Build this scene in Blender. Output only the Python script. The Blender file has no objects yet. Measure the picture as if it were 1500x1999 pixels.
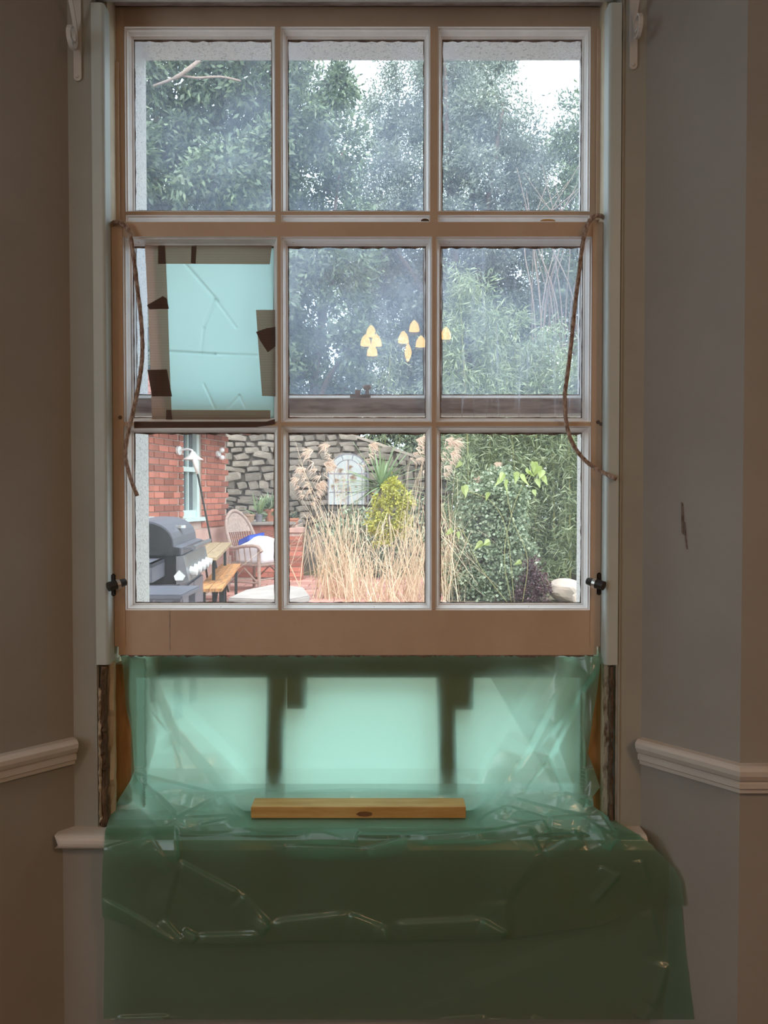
import bpy, bmesh, math, random
import numpy as np
from mathutils import Vector, Matrix

random.seed(7)
RNG = np.random.default_rng(11)
S = bpy.context.scene
COL = S.collection

# ------------------------------------------------------------------ camera
CAM_Z = 1.45
TILT = math.radians(1.3)
F = 1500.0
cam_d = bpy.data.cameras.new('camera')
cam = bpy.data.objects.new('camera', cam_d)
COL.objects.link(cam)
cam.location = (0, 0, CAM_Z)
cam.rotation_euler = (math.pi / 2 - TILT, 0, 0)
cam_d.sensor_fit = 'VERTICAL'
cam_d.sensor_height = 24.0
cam_d.lens = 24.0 * F / 1999.0
cam_d.clip_start = 0.05
cam_d.clip_end = 200
S.camera = cam

# ------------------------------------------------------------------ sky, exposure
W = bpy.data.worlds.new('overcast_sky')
S.world = W
W.use_nodes = True
_bg = W.node_tree.nodes['Background']
_bg.inputs[0].default_value = (0.80, 0.94, 1.0, 1)
_bg.inputs[1].default_value = 3.2
sun_d = bpy.data.lights.new('veiled_sun', 'SUN')
sun_d.energy = 4.0
sun_d.angle = math.radians(70)
sun_d.color = (1.0, 0.95, 0.88)
sun = bpy.data.objects.new('veiled_sun', sun_d)
COL.objects.link(sun)
sun.rotation_euler = (math.radians(36), math.radians(14), 0)   # from high behind the house roof
S.view_settings.view_transform = 'Standard'
S.view_settings.look = 'None'
S.view_settings.gamma = 1.0
S.view_settings.use_curve_mapping = False
S.view_settings.exposure = 0.0


def P(px, py, Y):
    """world point on the plane y = Y that the photograph shows at (px, py)"""
    u = (px - 750) / F
    v = (999.5 - py) / F
    dy = math.cos(TILT) + v * math.sin(TILT)
    dz = -math.sin(TILT) + v * math.cos(TILT)
    return Vector((Y * u / dy, Y, CAM_Z + Y * dz / dy))


def PX(px, Y):
    return Y * (px - 750) / F


def PZ(py, Y):
    return P(750, py, Y).z


# ------------------------------------------------------------------ materials
def nt(name):
    m = bpy.data.materials.new(name)
    m.use_nodes = True
    t = m.node_tree
    t.nodes.clear()
    out = t.nodes.new('ShaderNodeOutputMaterial')
    return m, t, out


def N(t, kind, **kw):
    n = t.nodes.new('ShaderNode' + kind)
    for k, v in kw.items():
        if isinstance(k, str) and hasattr(n, k):
            setattr(n, k, v)
    return n


def ramp(t, fac, c0, c1, p0=0.35, p1=0.65):
    r = N(t, 'ValToRGB')
    r.color_ramp.elements[0].position = p0
    r.color_ramp.elements[0].color = (*c0, 1)
    r.color_ramp.elements[1].position = p1
    r.color_ramp.elements[1].color = (*c1, 1)
    t.links.new(fac, r.inputs[0])
    return r.outputs[0]


def noise(t, scale, detail=4, rough=0.6, stretch=None):
    tc = N(t, 'TexCoord')
    src = tc.outputs['Object']
    if stretch:
        mp = N(t, 'Mapping')
        mp.inputs['Scale'].default_value = stretch
        t.links.new(src, mp.inputs[0])
        src = mp.outputs[0]
    n = N(t, 'TexNoise')
    n.inputs['Scale'].default_value = scale
    n.inputs['Detail'].default_value = detail
    n.inputs['Roughness'].default_value = rough
    t.links.new(src, n.inputs['Vector'])
    return n.outputs['Fac']


def solid(name, c0, c1=None, rough=0.6, scale=8, stretch=None, bump=0.0, bscale=None,
          metal=0.0, rnd=0.0, p0=0.35, p1=0.65, spots=None, spec=0.4):
    """painted / wooden / stone surface: two tones mixed by noise, optional relief, spots of wear"""
    m, t, out = nt(name)
    b = N(t, 'BsdfPrincipled')
    b.inputs['Roughness'].default_value = rough
    b.inputs['Metallic'].default_value = metal
    b.inputs['Specular IOR Level'].default_value = spec
    c1 = c1 or tuple(x * 0.85 for x in c0)
    col = ramp(t, noise(t, scale, 5, 0.6, stretch), c0, c1, p0, p1)
    if spots:
        sc, thr, cs = spots
        f = ramp(t, noise(t, sc, 6, 0.7), (0, 0, 0), (1, 1, 1), thr, thr + 0.03)
        mx = N(t, 'MixRGB')
        t.links.new(f, mx.inputs[0])
        t.links.new(col, mx.inputs[1])
        mx.inputs[2].default_value = (*cs, 1)
        col = mx.outputs[0]
    if rnd:
        oi = N(t, 'ObjectInfo')
        h = N(t, 'HueSaturation')
        ma = N(t, 'MapRange')
        ma.inputs[3].default_value = 1 - rnd
        ma.inputs[4].default_value = 1 + rnd
        t.links.new(oi.outputs['Random'], ma.inputs[0])
        t.links.new(ma.outputs[0], h.inputs['Value'])
        t.links.new(col, h.inputs['Color'])
        col = h.outputs[0]
    t.links.new(col, b.inputs['Base Color'])
    if bump:
        bp = N(t, 'Bump')
        bp.inputs['Strength'].default_value = bump
        bp.inputs['Distance'].default_value = 0.01
        t.links.new(noise(t, bscale or scale * 4, 6, 0.65, stretch), bp.inputs['Height'])
        t.links.new(bp.outputs[0], b.inputs['Normal'])
    t.links.new(b.outputs[0], out.inputs[0])
    return m


def leafmat(name, c0, c1, trans=0.35):
    m, t, out = nt(name)
    g = N(t, 'NewGeometry')
    col = ramp(t, g.outputs['Random Per Island'], c0, c1, 0.0, 1.0)
    d = N(t, 'BsdfDiffuse')
    tr = N(t, 'BsdfTranslucent')
    t.links.new(col, d.inputs[0])
    t.links.new(col, tr.inputs[0])
    mx = N(t, 'MixShader')
    mx.inputs[0].default_value = trans
    t.links.new(d.outputs[0], mx.inputs[1])
    t.links.new(tr.outputs[0], mx.inputs[2])
    gl = N(t, 'BsdfGlossy')
    gl.inputs['Roughness'].default_value = 0.45
    m2 = N(t, 'MixShader')
    m2.inputs[0].default_value = 0.06
    t.links.new(mx.outputs[0], m2.inputs[1])
    t.links.new(gl.outputs[0], m2.inputs[2])
    t.links.new(m2.outputs[0], out.inputs[0])
    return m


def glassmat(name, dust, refl, tint=(0.96, 0.98, 1.0), streak=0.0, speck=0.5, dcol=(0.8, 0.87, 1.0)):
    """old float glass with a film of dust, specks and rain streaks"""
    m, t, out = nt(name)
    tp = N(t, 'BsdfTransparent')
    tp.inputs[0].default_value = (*tint, 1)
    dd = N(t, 'BsdfTranslucent')
    dd.inputs[0].default_value = (*dcol, 1)
    base = N(t, 'MapRange')
    base.inputs[1].default_value = 0.3
    base.inputs[2].default_value = 0.75
    base.inputs[3].default_value = dust * 0.35
    base.inputs[4].default_value = dust * 1.7
    t.links.new(noise(t, 5.0, 4, 0.55), base.inputs[0])
    sp = N(t, 'MapRange')
    sp.inputs[1].default_value = 0.62
    sp.inputs[2].default_value = 0.80
    sp.inputs[3].default_value = 0
    sp.inputs[4].default_value = speck
    t.links.new(noise(t, 330.0, 2, 0.7), sp.inputs[0])
    ad = N(t, 'Math', operation='ADD')
    t.links.new(base.outputs[0], ad.inputs[0])
    t.links.new(sp.outputs[0], ad.inputs[1])
    fac = ad.outputs[0]
    if streak:
        st = N(t, 'MapRange')
        st.inputs[1].default_value = 0.53
        st.inputs[2].default_value = 0.78
        st.inputs[3].default_value = 0
        st.inputs[4].default_value = streak
        t.links.new(noise(t, 6.0, 7, 0.75, (14, 1, 0.7)), st.inputs[0])
        a2 = N(t, 'Math', operation='ADD')
        t.links.new(fac, a2.inputs[0])
        t.links.new(st.outputs[0], a2.inputs[1])
        fac = a2.outputs[0]
    mx = N(t, 'MixShader')
    t.links.new(fac, mx.inputs[0])
    t.links.new(tp.outputs[0], mx.inputs[1])
    t.links.new(dd.outputs[0], mx.inputs[2])
    last = mx
    if refl:
        gl = N(t, 'BsdfGlossy')
        gl.inputs['Roughness'].default_value = 0.0
        m2 = N(t, 'MixShader')
        m2.inputs[0].default_value = refl
        t.links.new(mx.outputs[0], m2.inputs[1])
        t.links.new(gl.outputs[0], m2.inputs[2])
        last = m2
    t.links.new(last.outputs[0], out.inputs[0])
    return m


def filmmat(name, tcol, dcol, clear=0.12, gloss=0.05, refl=0.2, groove=0):
    """polythene film: mostly scattering, a little see-through, soft sheen"""
    m, t, out = nt(name)
    tr = N(t, 'BsdfTranslucent')
    tr.inputs[0].default_value = (*tcol, 1)
    df = N(t, 'BsdfDiffuse')
    df.inputs[0].default_value = (*dcol, 1)
    a = N(t, 'MixShader')
    a.inputs[0].default_value = refl
    t.links.new(tr.outputs[0], a.inputs[1])
    t.links.new(df.outputs[0], a.inputs[2])
    tp = N(t, 'BsdfTransparent')
    tp.inputs[0].default_value = (*tcol, 1)
    b = N(t, 'MixShader')
    b.inputs[0].default_value = clear
    t.links.new(a.outputs[0], b.inputs[1])
    t.links.new(tp.outputs[0], b.inputs[2])
    gl = N(t, 'BsdfGlossy')
    gl.inputs['Roughness'].default_value = 0.28
    c = N(t, 'MixShader')
    c.inputs[0].default_value = gloss
    t.links.new(b.outputs[0], c.inputs[1])
    t.links.new(gl.outputs[0], c.inputs[2])
    bp = N(t, 'Bump')
    bp.inputs['Strength'].default_value = 0.12
    bp.inputs['Distance'].default_value = 0.01
    t.links.new(noise(t, 14, 3, 0.5), bp.inputs['Height'])
    for n in (tr, df, gl):
        t.links.new(bp.outputs[0], n.inputs['Normal'])
    t.links.new(c.outputs[0], out.inputs[0])
    return m


def emit(name, col, s):
    m, t, out = nt(name)
    e = N(t, 'Emission')
    e.inputs[0].default_value = (*col, 1)
    e.inputs[1].default_value = s
    t.links.new(e.outputs[0], out.inputs[0])
    return m


def tapemat(name, c, trans):
    m, t, out = nt(name)
    tc = N(t, 'TexCoord')
    wv = N(t, 'TexWave')
    wv.inputs['Scale'].default_value = 110
    wv.inputs['Distortion'].default_value = 0.4
    wv.bands_direction = 'Z'
    t.links.new(tc.outputs['Object'], wv.inputs[0])
    col = ramp(t, wv.outputs['Fac'], tuple(x * 0.7 for x in c), tuple(min(1, x * 1.2) for x in c), 0.2, 0.8)
    tr = N(t, 'BsdfTranslucent')
    df = N(t, 'BsdfDiffuse')
    t.links.new(col, tr.inputs[0])
    t.links.new(col, df.inputs[0])
    a = N(t, 'MixShader')
    a.inputs[0].default_value = trans
    t.links.new(df.outputs[0], a.inputs[1])
    t.links.new(tr.outputs[0], a.inputs[2])
    t.links.new(a.outputs[0], out.inputs[0])
    return m


M = {}
M['wall'] = solid('wall_paint', (0.335, 0.318, 0.296), (0.302, 0.286, 0.266), 0.75, 3, bump=0.05, bscale=160, spots=(9, 0.74, (0.30, 0.28, 0.26)))
M['lining'] = solid('lining_paint', (0.36, 0.365, 0.33), (0.325, 0.33, 0.30), 0.55, 5, bump=0.05, bscale=30)
M['trim'] = solid('trim_paint', (0.62, 0.58, 0.55), (0.56, 0.52, 0.49), 0.5, 6)
M['bead'] = solid('bead_paint', (0.52, 0.58, 0.57), (0.48, 0.54, 0.54), 0.4, 6)
M['sash'] = solid('sash_paint', (0.60, 0.46, 0.345), (0.54, 0.40, 0.295), 0.5, 7, bump=0.08, bscale=40, spots=(16, 0.72, (0.42, 0.31, 0.22)))
M['mould'] = solid('moulding_paint', (0.86, 0.85, 0.85), (0.77, 0.76, 0.76), 0.4, 14, bump=0.08, bscale=60, spots=(40, 0.68, (0.42, 0.36, 0.31)))
M['putty'] = solid('old_putty', (0.10, 0.07, 0.055), (0.28, 0.22, 0.19), 0.9, 40, bump=0.6, bscale=90)
M['weathered'] = solid('weathered_wood', (0.50, 0.43, 0.42), (0.20, 0.15, 0.14), 0.9, 10, (1, 4, 6), bump=0.4, bscale=30, p0=0.42, p1=0.72)
M['rot'] = solid('rotten_wood', (0.20, 0.13, 0.08), (0.05, 0.03, 0.02), 0.95, 18, (3, 3, 1), bump=0.8, bscale=50)
M['flake'] = solid('flaking_paint', (0.52, 0.46, 0.36), (0.16, 0.10, 0.06), 0.9, 26, (2, 2, 0.7), bump=0.5, bscale=60, p0=0.5, p1=0.62)
M['cream'] = solid('cream_paint', (0.60, 0.52, 0.39), (0.50, 0.42, 0.3), 0.6, 12, bump=0.1, spots=(30, 0.66, (0.22, 0.14, 0.08)))
M['pine'] = solid('new_pine', (0.68, 0.42, 0.16), (0.52, 0.27, 0.08), 0.55, 5, (1.2, 9, 9), bump=0.05)
M['stud'] = solid('stud_pine', (0.42, 0.25, 0.10), (0.28, 0.15, 0.055), 0.7, 7, (8, 8, 0.8), bump=0.1)
M['knot'] = solid('pine_knot', (0.16, 0.07, 0.03), (0.28, 0.12, 0.05), 0.6, 40)
M['iron'] = solid('white_iron', (0.62, 0.60, 0.58), (0.55, 0.53, 0.51), 0.4, 10)
M['blackmetal'] = solid('black_metal', (0.015, 0.012, 0.01), (0.03, 0.022, 0.018), 0.45, 40)
M['chrome'] = solid('bright_metal', (0.75, 0.74, 0.72), (0.6, 0.6, 0.58), 0.25, 10, metal=0.8)
M['cord'] = solid('sash_cord', (0.60, 0.47, 0.40), (0.20, 0.11, 0.08), 0.95, 160, (1, 1, 0.5), bump=0.6, bscale=400)
M['rough'] = solid('roughcast', (0.93, 0.91, 0.88), (0.50, 0.47, 0.45), 0.95, 150, bump=1.0, bscale=120, p0=0.55, p1=0.66)  # dark specks put the shade of the pebbledash pits into the colour
M['glass_low'] = glassmat('glass_lower', 0.06, 0.075, speck=0.30)
M['glass_mid'] = glassmat('glass_middle', 0.08, 0.085, speck=0.35)
M['glass_streak'] = glassmat('glass_streaked', 0.07, 0.075, streak=0.55, speck=0.3)
M['glass_up'] = glassmat('glass_upper', 0.25, 0.012, speck=0.45, dcol=(0.62, 0.74, 1.0))
M['film'] = filmmat('green_film', (0.43, 0.76, 0.645), (0.36, 0.375, 0.28), 0.14, 0.085, 0.22)
M['film_patch'] = filmmat('patch_film', (0.63, 0.90, 0.84), (0.4, 0.6, 0.56), 0.05, 0.05, 0.12)
M['tape'] = tapemat('cloth_tape', (0.66, 0.54, 0.47), 0.82)
M['tape_dark'] = tapemat('cloth_tape_double', (0.27, 0.19, 0.165), 0.6)


# ------------------------------------------------------------------ mesh helpers
class MB:
    def __init__(self):
        self.v = []
        self.f = []

    def add(self, vs, fs):
        o = len(self.v)
        self.v += [tuple(p) for p in vs]
        self.f += [tuple(i + o for i in f) for f in fs]
        return self

    def box(self, a, b):
        x0, y0, z0 = a
        x1, y1, z1 = b
        return self.add([(x0, y0, z0), (x1, y0, z0), (x1, y1, z0), (x0, y1, z0),
                         (x0, y0, z1), (x1, y0, z1), (x1, y1, z1), (x0, y1, z1)],
                        [(3, 2, 1, 0), (4, 5, 6, 7), (0, 1, 5, 4), (1, 2, 6, 5), (2, 3, 7, 6), (3, 0, 4, 7)])

    def hexa(self, bottom, top):
        n = len(bottom)
        return self.add(list(bottom) + list(top),
                        [tuple(reversed(range(n))), tuple(range(n, 2 * n))] +
                        [(i, (i + 1) % n, n + (i + 1) % n, n + i) for i in range(n)])

    def bar(self, a, b, w, h, up=(0, 0, 1)):
        a, b = Vector(a), Vector(b)
        d = (b - a).normalized()
        u = Vector(up)
        s = d.cross(u)
        if s.length < 1e-5:
            s = d.cross(Vector((1, 0, 0)))
        s.normalize()
        u = s.cross(d).normalized()
        q = [(-w / 2, -h / 2), (w / 2, -h / 2), (w / 2, h / 2), (-w / 2, h / 2)]
        return self.hexa([a + s * x + u * y for x, y in q], [b + s * x + u * y for x, y in q])

    def tube(self, path, r, n=8, cap=True):
        pts = [Vector(p) for p in path]
        k = len(pts)
        rs = r if isinstance(r, (list, tuple)) else [r] * k
        vs = []
        ref = None
        for i, p in enumerate(pts):
            d = (pts[min(i + 1, k - 1)] - pts[max(i - 1, 0)]).normalized()
            if ref is None:
                ref = Vector((0, 0, 1)) if abs(d.z) < 0.9 else Vector((1, 0, 0))
            s = d.cross(ref).normalized()
            ref = s.cross(d).normalized()
            for j in range(n):
                a = 2 * math.pi * j / n
                vs.append(p + (s * math.cos(a) + ref * math.sin(a)) * rs[i])
        fs = []
        for i in range(k - 1):
            for j in range(n):
                j2 = (j + 1) % n
                fs.append((i * n + j, i * n + j2, (i + 1) * n + j2, (i + 1) * n + j))
        if cap:
            fs.append(tuple(reversed(range(n))))
            fs.append(tuple(range((k - 1) * n, k * n)))
        return self.add(vs, fs)

    def lathe(self, c, prof, n=20, axis='z', sx=1, sy=1):
        c = Vector(c)
        vs, fs = [], []
        for r, h in prof:
            for j in range(n):
                a = 2 * math.pi * j / n
                q = (math.cos(a) * r * sx, math.sin(a) * r * sy, h)
                if axis == 'y':
                    q = (q[0], q[2], q[1])
                elif axis == 'x':
                    q = (q[2], q[0], q[1])
                vs.append(c + Vector(q))
        k = len(prof)
        for i in range(k - 1):
            for j in range(n):
                j2 = (j + 1) % n
                fs.append((i * n + j, i * n + j2, (i + 1) * n + j2, (i + 1) * n + j))
        fs.append(tuple(reversed(range(n))))
        fs.append(tuple(range((k - 1) * n, k * n)))
        return self.add(vs, fs)

    def prism(self, poly, y0, y1):
        """polygon in x,z extruded along y"""
        return self.hexa([(x, y0, z) for x, z in poly], [(x, y1, z) for x, z in poly])

    def ring(self, x0, x1, z0, z1, loops):
        """mitred frame: loops of (inset, y)"""
        vs, fs = [], []
        for ins, y in loops:
            vs += [(x0 + ins, y, z0 + ins), (x1 - ins, y, z0 + ins), (x1 - ins, y, z1 - ins), (x0 + ins, y, z1 - ins)]
        for i in range(len(loops) - 1):
            for j in range(4):
                j2 = (j + 1) % 4
                fs.append((i * 4 + j, i * 4 + j2, (i + 1) * 4 + j2, (i + 1) * 4 + j))
        return self.add(vs, fs)


def mk(name, mb, mat, parent=None, smooth=False, bevel=0.0, base=True, shade_angle=None):
    v = np.array(mb.v, dtype=float).reshape(-1, 3)
    if base:
        lo, hi = v.min(0), v.max(0)
        c = Vector(((lo[0] + hi[0]) / 2, (lo[1] + hi[1]) / 2, lo[2]))
    else:
        c = Vector((0, 0, 0))
    me = bpy.data.meshes.new(name)
    me.from_pydata((v - np.array(c)).tolist(), [], mb.f)
    me.materials.append(M[mat] if isinstance(mat, str) else mat)
    bm = bmesh.new()
    bm.from_mesh(me)
    bmesh.ops.recalc_face_normals(bm, faces=bm.faces)
    if bevel:
        bmesh.ops.bevel(bm, geom=[e for e in bm.edges if len(e.link_faces) == 2 and e.calc_face_angle(0) > 0.5],
                        offset=bevel, segments=2, affect='EDGES', clamp_overlap=True)
    bm.to_mesh(me)
    bm.free()
    if smooth:
        for p in me.polygons:
            p.use_smooth = True
    return link(name, me, c, parent)


def mk_np(name, v, f, mat, parent=None, smooth=False):
    """big numpy mesh of quads"""
    v = np.asarray(v, dtype=np.float32)
    f = np.asarray(f, dtype=np.int32)
    lo, hi = v.min(0), v.max(0)
    c = Vector((float(lo[0] + hi[0]) / 2, float(lo[1] + hi[1]) / 2, float(lo[2])))
    v = v - np.array(c, dtype=np.float32)
    me = bpy.data.meshes.new(name)
    me.vertices.add(len(v))
    me.vertices.foreach_set('co', v.ravel())
    k = f.shape[1]
    me.loops.add(f.size)
    me.loops.foreach_set('vertex_index', f.ravel())
    me.polygons.add(len(f))
    me.polygons.foreach_set('loop_start', np.arange(0, f.size, k, dtype=np.int32))
    me.polygons.foreach_set('loop_total', np.full(len(f), k, dtype=np.int32))
    if smooth:
        me.polygons.foreach_set('use_smooth', np.ones(len(f), dtype=bool))
    me.materials.append(M[mat] if isinstance(mat, str) else mat)
    me.update(calc_edges=True)
    me.validate()
    return link(name, me, c, parent)


def wloc(o):
    l = Vector(o.location)
    while o.parent:
        o = o.parent
        l = l + Vector(o.location)
    return l


def link(name, me, c, parent=None):
    o = bpy.data.objects.new(name, me)
    COL.objects.link(o)
    if parent is not None:
        o.parent = parent
        o.location = Vector(c) - wloc(parent)
    else:
        o.location = c
    return o


def tag(o, label=None, cat=None, group=None, kind=None):
    if label: o['label'] = label
    if cat: o['category'] = cat
    if group: o['group'] = group
    if kind: o['kind'] = kind
    return o


def thing(name, loc, label, cat, group=None, kind=None):
    o = bpy.data.objects.new(name, None)
    o.empty_display_size = 0.1
    COL.objects.link(o)
    o.location = loc
    return tag(o, label, cat, group, kind)


def struct(name, mb, mat, label=None, parent=None, **kw):
    o = mk(name, mb, mat, parent, **kw)
    if parent is None:
        o['kind'] = 'structure'
        if label:
            o['label'] = label
    return o


def catmull(pts, n=8):
    pts = [Vector(p) for p in pts]
    out = []
    q = [pts[0] * 2 - pts[1]] + pts + [pts[-1] * 2 - pts[-2]]
    for i in range(1, len(q) - 2):
        p0, p1, p2, p3 = q[i - 1], q[i], q[i + 1], q[i + 2]
        for k in range(n):
            t = k / n
            out.append(0.5 * ((2 * p1) + (p2 - p0) * t + (2 * p0 - 5 * p1 + 4 * p2 - p3) * t * t + (3 * p1 - p0 - 3 * p2 + p3) * t ** 3))
    out.append(pts[-1])
    return out


def sweep(mb, prof, path, side=1):
    """profile of (out, z) swept along a level polyline path of (x, y); out = to the left of travel * side"""
    k = len(path)
    pts = [Vector(p) for p in path]
    nrm = []
    for i in range(k):
        ds = []
        if i > 0: ds.append((pts[i] - pts[i - 1]).normalized())
        if i < k - 1: ds.append((pts[i + 1] - pts[i]).normalized())
        ns = [Vector((-d.y, d.x)) * side for d in ds]
        n = sum(ns, Vector((0, 0)))
        n.normalize()
        n = n / max(0.3, n.dot(ns[0]))
        nrm.append(n)
    vs = []
    for p, n in zip(pts, nrm):
        for o, z in prof:
            vs.append((p.x + n.x * o, p.y + n.y * o, z))
    m = len(prof)
    fs = []
    for i in range(k - 1):
        for j in range(m):
            j2 = (j + 1) % m
            fs.append((i * m + j, i * m + j2, (i + 1) * m + j2, (i + 1) * m + j))
    fs.append(tuple(range(m)))
    fs.append(tuple(reversed(range((k - 1) * m, k * m))))
    mb.add(vs, fs)
    return mb

# ================================================================== THE ROOM
Y_ROOM, Y_LIN, Y_LOW, Y_UP, Y_OUT0, Y_OUT = 1.55, 1.72, 1.75, 1.805, 1.905, 2.02
XL_LIN, XR_LIN = PX(140, Y_LIN), PX(1256, Y_LIN)          # where the splayed walls meet the lining
XL_J, XR_J = PX(221, Y_LOW) - 0.004, PX(1175, Y_LOW) + 0.004   # jamb faces (pulley stiles)
XL_C, XR_C = -0.86, 0.724                                 # outer corners of the splays
CEIL = 3.0
RX0, RX1, RY0 = -2.6, 2.4, -3.4

def wallbox(name, a, b, mat='wall'):
    return struct(name, MB().box(a, b), mat)

# splays
struct('wall_right', MB().hexa([(XR_LIN, Y_LIN, 0), (XR_C, Y_ROOM, 0), (XR_C + 0.25, Y_ROOM + 0.02, 0), (XR_C + 0.25, 1.90, 0), (XR_LIN, 1.90, 0)],
                               [(XR_LIN, Y_LIN, CEIL), (XR_C, Y_ROOM, CEIL), (XR_C + 0.25, Y_ROOM + 0.02, CEIL), (XR_C + 0.25, 1.90, CEIL), (XR_LIN, 1.90, CEIL)]), 'wall')
struct('wall_left', MB().hexa([(XL_LIN, Y_LIN, 0), (XL_LIN, 1.90, 0), (XL_C - 0.25, 1.90, 0), (XL_C - 0.25, Y_ROOM + 0.02, 0), (XL_C, Y_ROOM, 0)],
                              [(XL_LIN, Y_LIN, CEIL), (XL_LIN, 1.90, CEIL), (XL_C - 0.25, 1.90, CEIL), (XL_C - 0.25, Y_ROOM + 0.02, CEIL), (XL_C, Y_ROOM, CEIL)]), 'wall')
wallbox('wall_front_right', (XR_C, Y_ROOM, 0), (RX1, 1.90, CEIL), 'wall')
wallbox('wall_front_left', (RX0, Y_ROOM, 0), (XL_C, 1.90, CEIL), 'wall')
wallbox('wall_rear', (RX0, RY0 - 0.15, 0), (RX1, RY0, CEIL))
wallbox('wall_far_right', (RX1, RY0, 0), (RX1 + 0.15, 1.90, CEIL))
# left wall with a second window opening (daylight from the side)
W2 = (-1.35, 0.35, 0.75, 2.55)
mb = MB()
mb.box((RX0 - 0.15, RY0, 0), (RX0, W2[0], CEIL))
mb.box((RX0 - 0.15, W2[1], 0), (RX0, 1.90, CEIL))
mb.box((RX0 - 0.15, W2[0], 0), (RX0, W2[1], W2[2]))
mb.box((RX0 - 0.15, W2[0], W2[3]), (RX0, W2[1], CEIL))
struct('wall_far_left', mb, 'wall')
mb = MB()
for yy in (W2[0], (W2[0] + W2[1]) / 2, W2[1]):
    mb.box((RX0 - 0.10, yy - 0.03, W2[2]), (RX0 - 0.05, yy + 0.03, W2[3]))
for zz in (W2[2], (W2[2] + W2[3]) / 2, W2[3]):
    mb.box((RX0 - 0.10, W2[0], zz - 0.03), (RX0 - 0.05, W2[1], zz + 0.03))
struct('window_2', mb, 'mould', 'white painted sash window in the side wall')
M['floorwood'] = solid('floor_boards', (0.30, 0.18, 0.10), (0.22, 0.13, 0.07), 0.5, 4, (1, 12, 1))
M['ceilpaint'] = solid('ceiling_paint', (0.72, 0.70, 0.66), (0.68, 0.66, 0.62), 0.8, 3)
wallbox('floor', (RX0, RY0, -0.1), (RX1, 1.90, 0), 'floorwood')
wallbox('ceiling', (RX0 - 0.15, RY0 - 0.15, CEIL), (RX1 + 0.15, 1.90, CEIL + 0.1), 'ceilpaint')

# panel under the window board
Y_PAN = 1.70
kL = (Y_LIN - Y_ROOM) / (XL_LIN - XL_C)
kR = (Y_LIN - Y_ROOM) / (XR_C - XR_LIN)
Z_SILL = 0.701
xl_p, xr_p = XL_LIN - (Y_LIN - Y_PAN) / kL, XR_LIN + (Y_LIN - Y_PAN) / kR
struct('wall_below_window', MB().hexa([(xl_p, Y_PAN, 0), (xr_p, Y_PAN, 0), (xr_p, 1.90, 0), (xl_p, 1.90, 0)],
                               [(xl_p, Y_PAN, Z_SILL - 0.03), (xr_p, Y_PAN, Z_SILL - 0.03), (xr_p, 1.90, Z_SILL - 0.03), (xl_p, 1.90, Z_SILL - 0.03)]), 'wall')
# window board with a rounded nose
yn = 1.664
pf = []
for i in range(9):
    a = math.pi / 2 + math.pi * i / 8
    pf.append((yn + 0.0155 + 0.0155 * math.cos(a), Z_SILL - 0.0155 + 0.0155 * math.sin(a)))
pf = [(1.92, Z_SILL)] + pf + [(1.92, Z_SILL - 0.031)]
mb = MB()
xa, xb = PX(96, yn), 0.578
vs = [(xa + (0.012 if y < yn + 0.008 else 0), y, z) for y, z in pf] + [(xb, y, z) for y, z in pf]
n_ = len(pf)
mb.add(vs, [tuple(range(n_)), tuple(reversed(range(n_, 2 * n_)))] + [(i, (i + 1) % n_, n_ + (i + 1) % n_, n_ + i) for i in range(n_)])
struct('trim_3', mb, 'trim', 'pale painted window board with rounded nose')

# dado rails
zt = 0.905
dado = [(0, zt - 0.058), (0.012, zt - 0.058), (0.013, zt - 0.050), (0.020, zt - 0.046), (0.021, zt - 0.036), (0.017, zt - 0.033),
        (0.024, zt - 0.028), (0.030, zt - 0.018), (0.031, zt - 0.008), (0.026, zt - 0.003), (0.020, zt), (0, zt)]
eR = 0.004
struct('trim_2', sweep(MB(), dado, [(XR_LIN + 0.002, Y_LIN - 0.003), (XR_C, Y_ROOM), (RX1, Y_ROOM)], side=-1), 'trim', 'moulded dado rail turning the corner right of the window')
struct('trim_1', sweep(MB(), dado, [(XL_LIN - 0.002, Y_LIN - 0.003), (XL_C, Y_ROOM), (RX0, Y_ROOM)], side=1), 'trim', 'moulded dado rail on the wall left of the window')

# ------------------------------------------------------------------ window frame
zTop = PZ(6, Y_UP)
zCut = PZ(1297, Y_LIN)
win = thing('window_1', (-0.06, Y_LIN, Z_SILL), 'tall sash window frame with pale linings and cut-away lower jambs', None, kind='structure')
# flat linings each side
for s, x0, x1 in ((0, XL_LIN, XL_J - 0.022), (1, XR_J + 0.022, XR_LIN)):
    mk('lining', MB().box((x0, Y_LIN, Z_SILL), (x1, 1.89, CEIL)), 'lining', win)
# thin architrave edge bead where lining meets the wall
for x in (XL_LIN + 0.052, XR_LIN - 0.052):
    mk('lining_bead', MB().box((x - 0.002, Y_LIN - 0.003, Z_SILL), (x + 0.002, Y_LIN + 0.001, CEIL)), 'lining', win)
# pulley stiles (jamb faces), full height
for x0, x1 in ((XL_J - 0.0215, XL_J), (XR_J, XR_J + 0.0215)):
    mk('pulley_stile', MB().box((x0, Y_LIN + 0.028, Z_SILL), (x1, Y_OUT0, zTop + 0.03)), 'cream' , win)
# parting bead between the two sashes
for x0, x1, zz in ((XL_J, XL_J + 0.007, PZ(125, Y_UP)), (XR_J - 0.007, XR_J, PZ(60, Y_UP))):
    mk('parting_bead', MB().box((x0, 1.7965, PZ(432, Y_UP)), (x1, 1.8035, zz)), 'sash', win)
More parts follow.
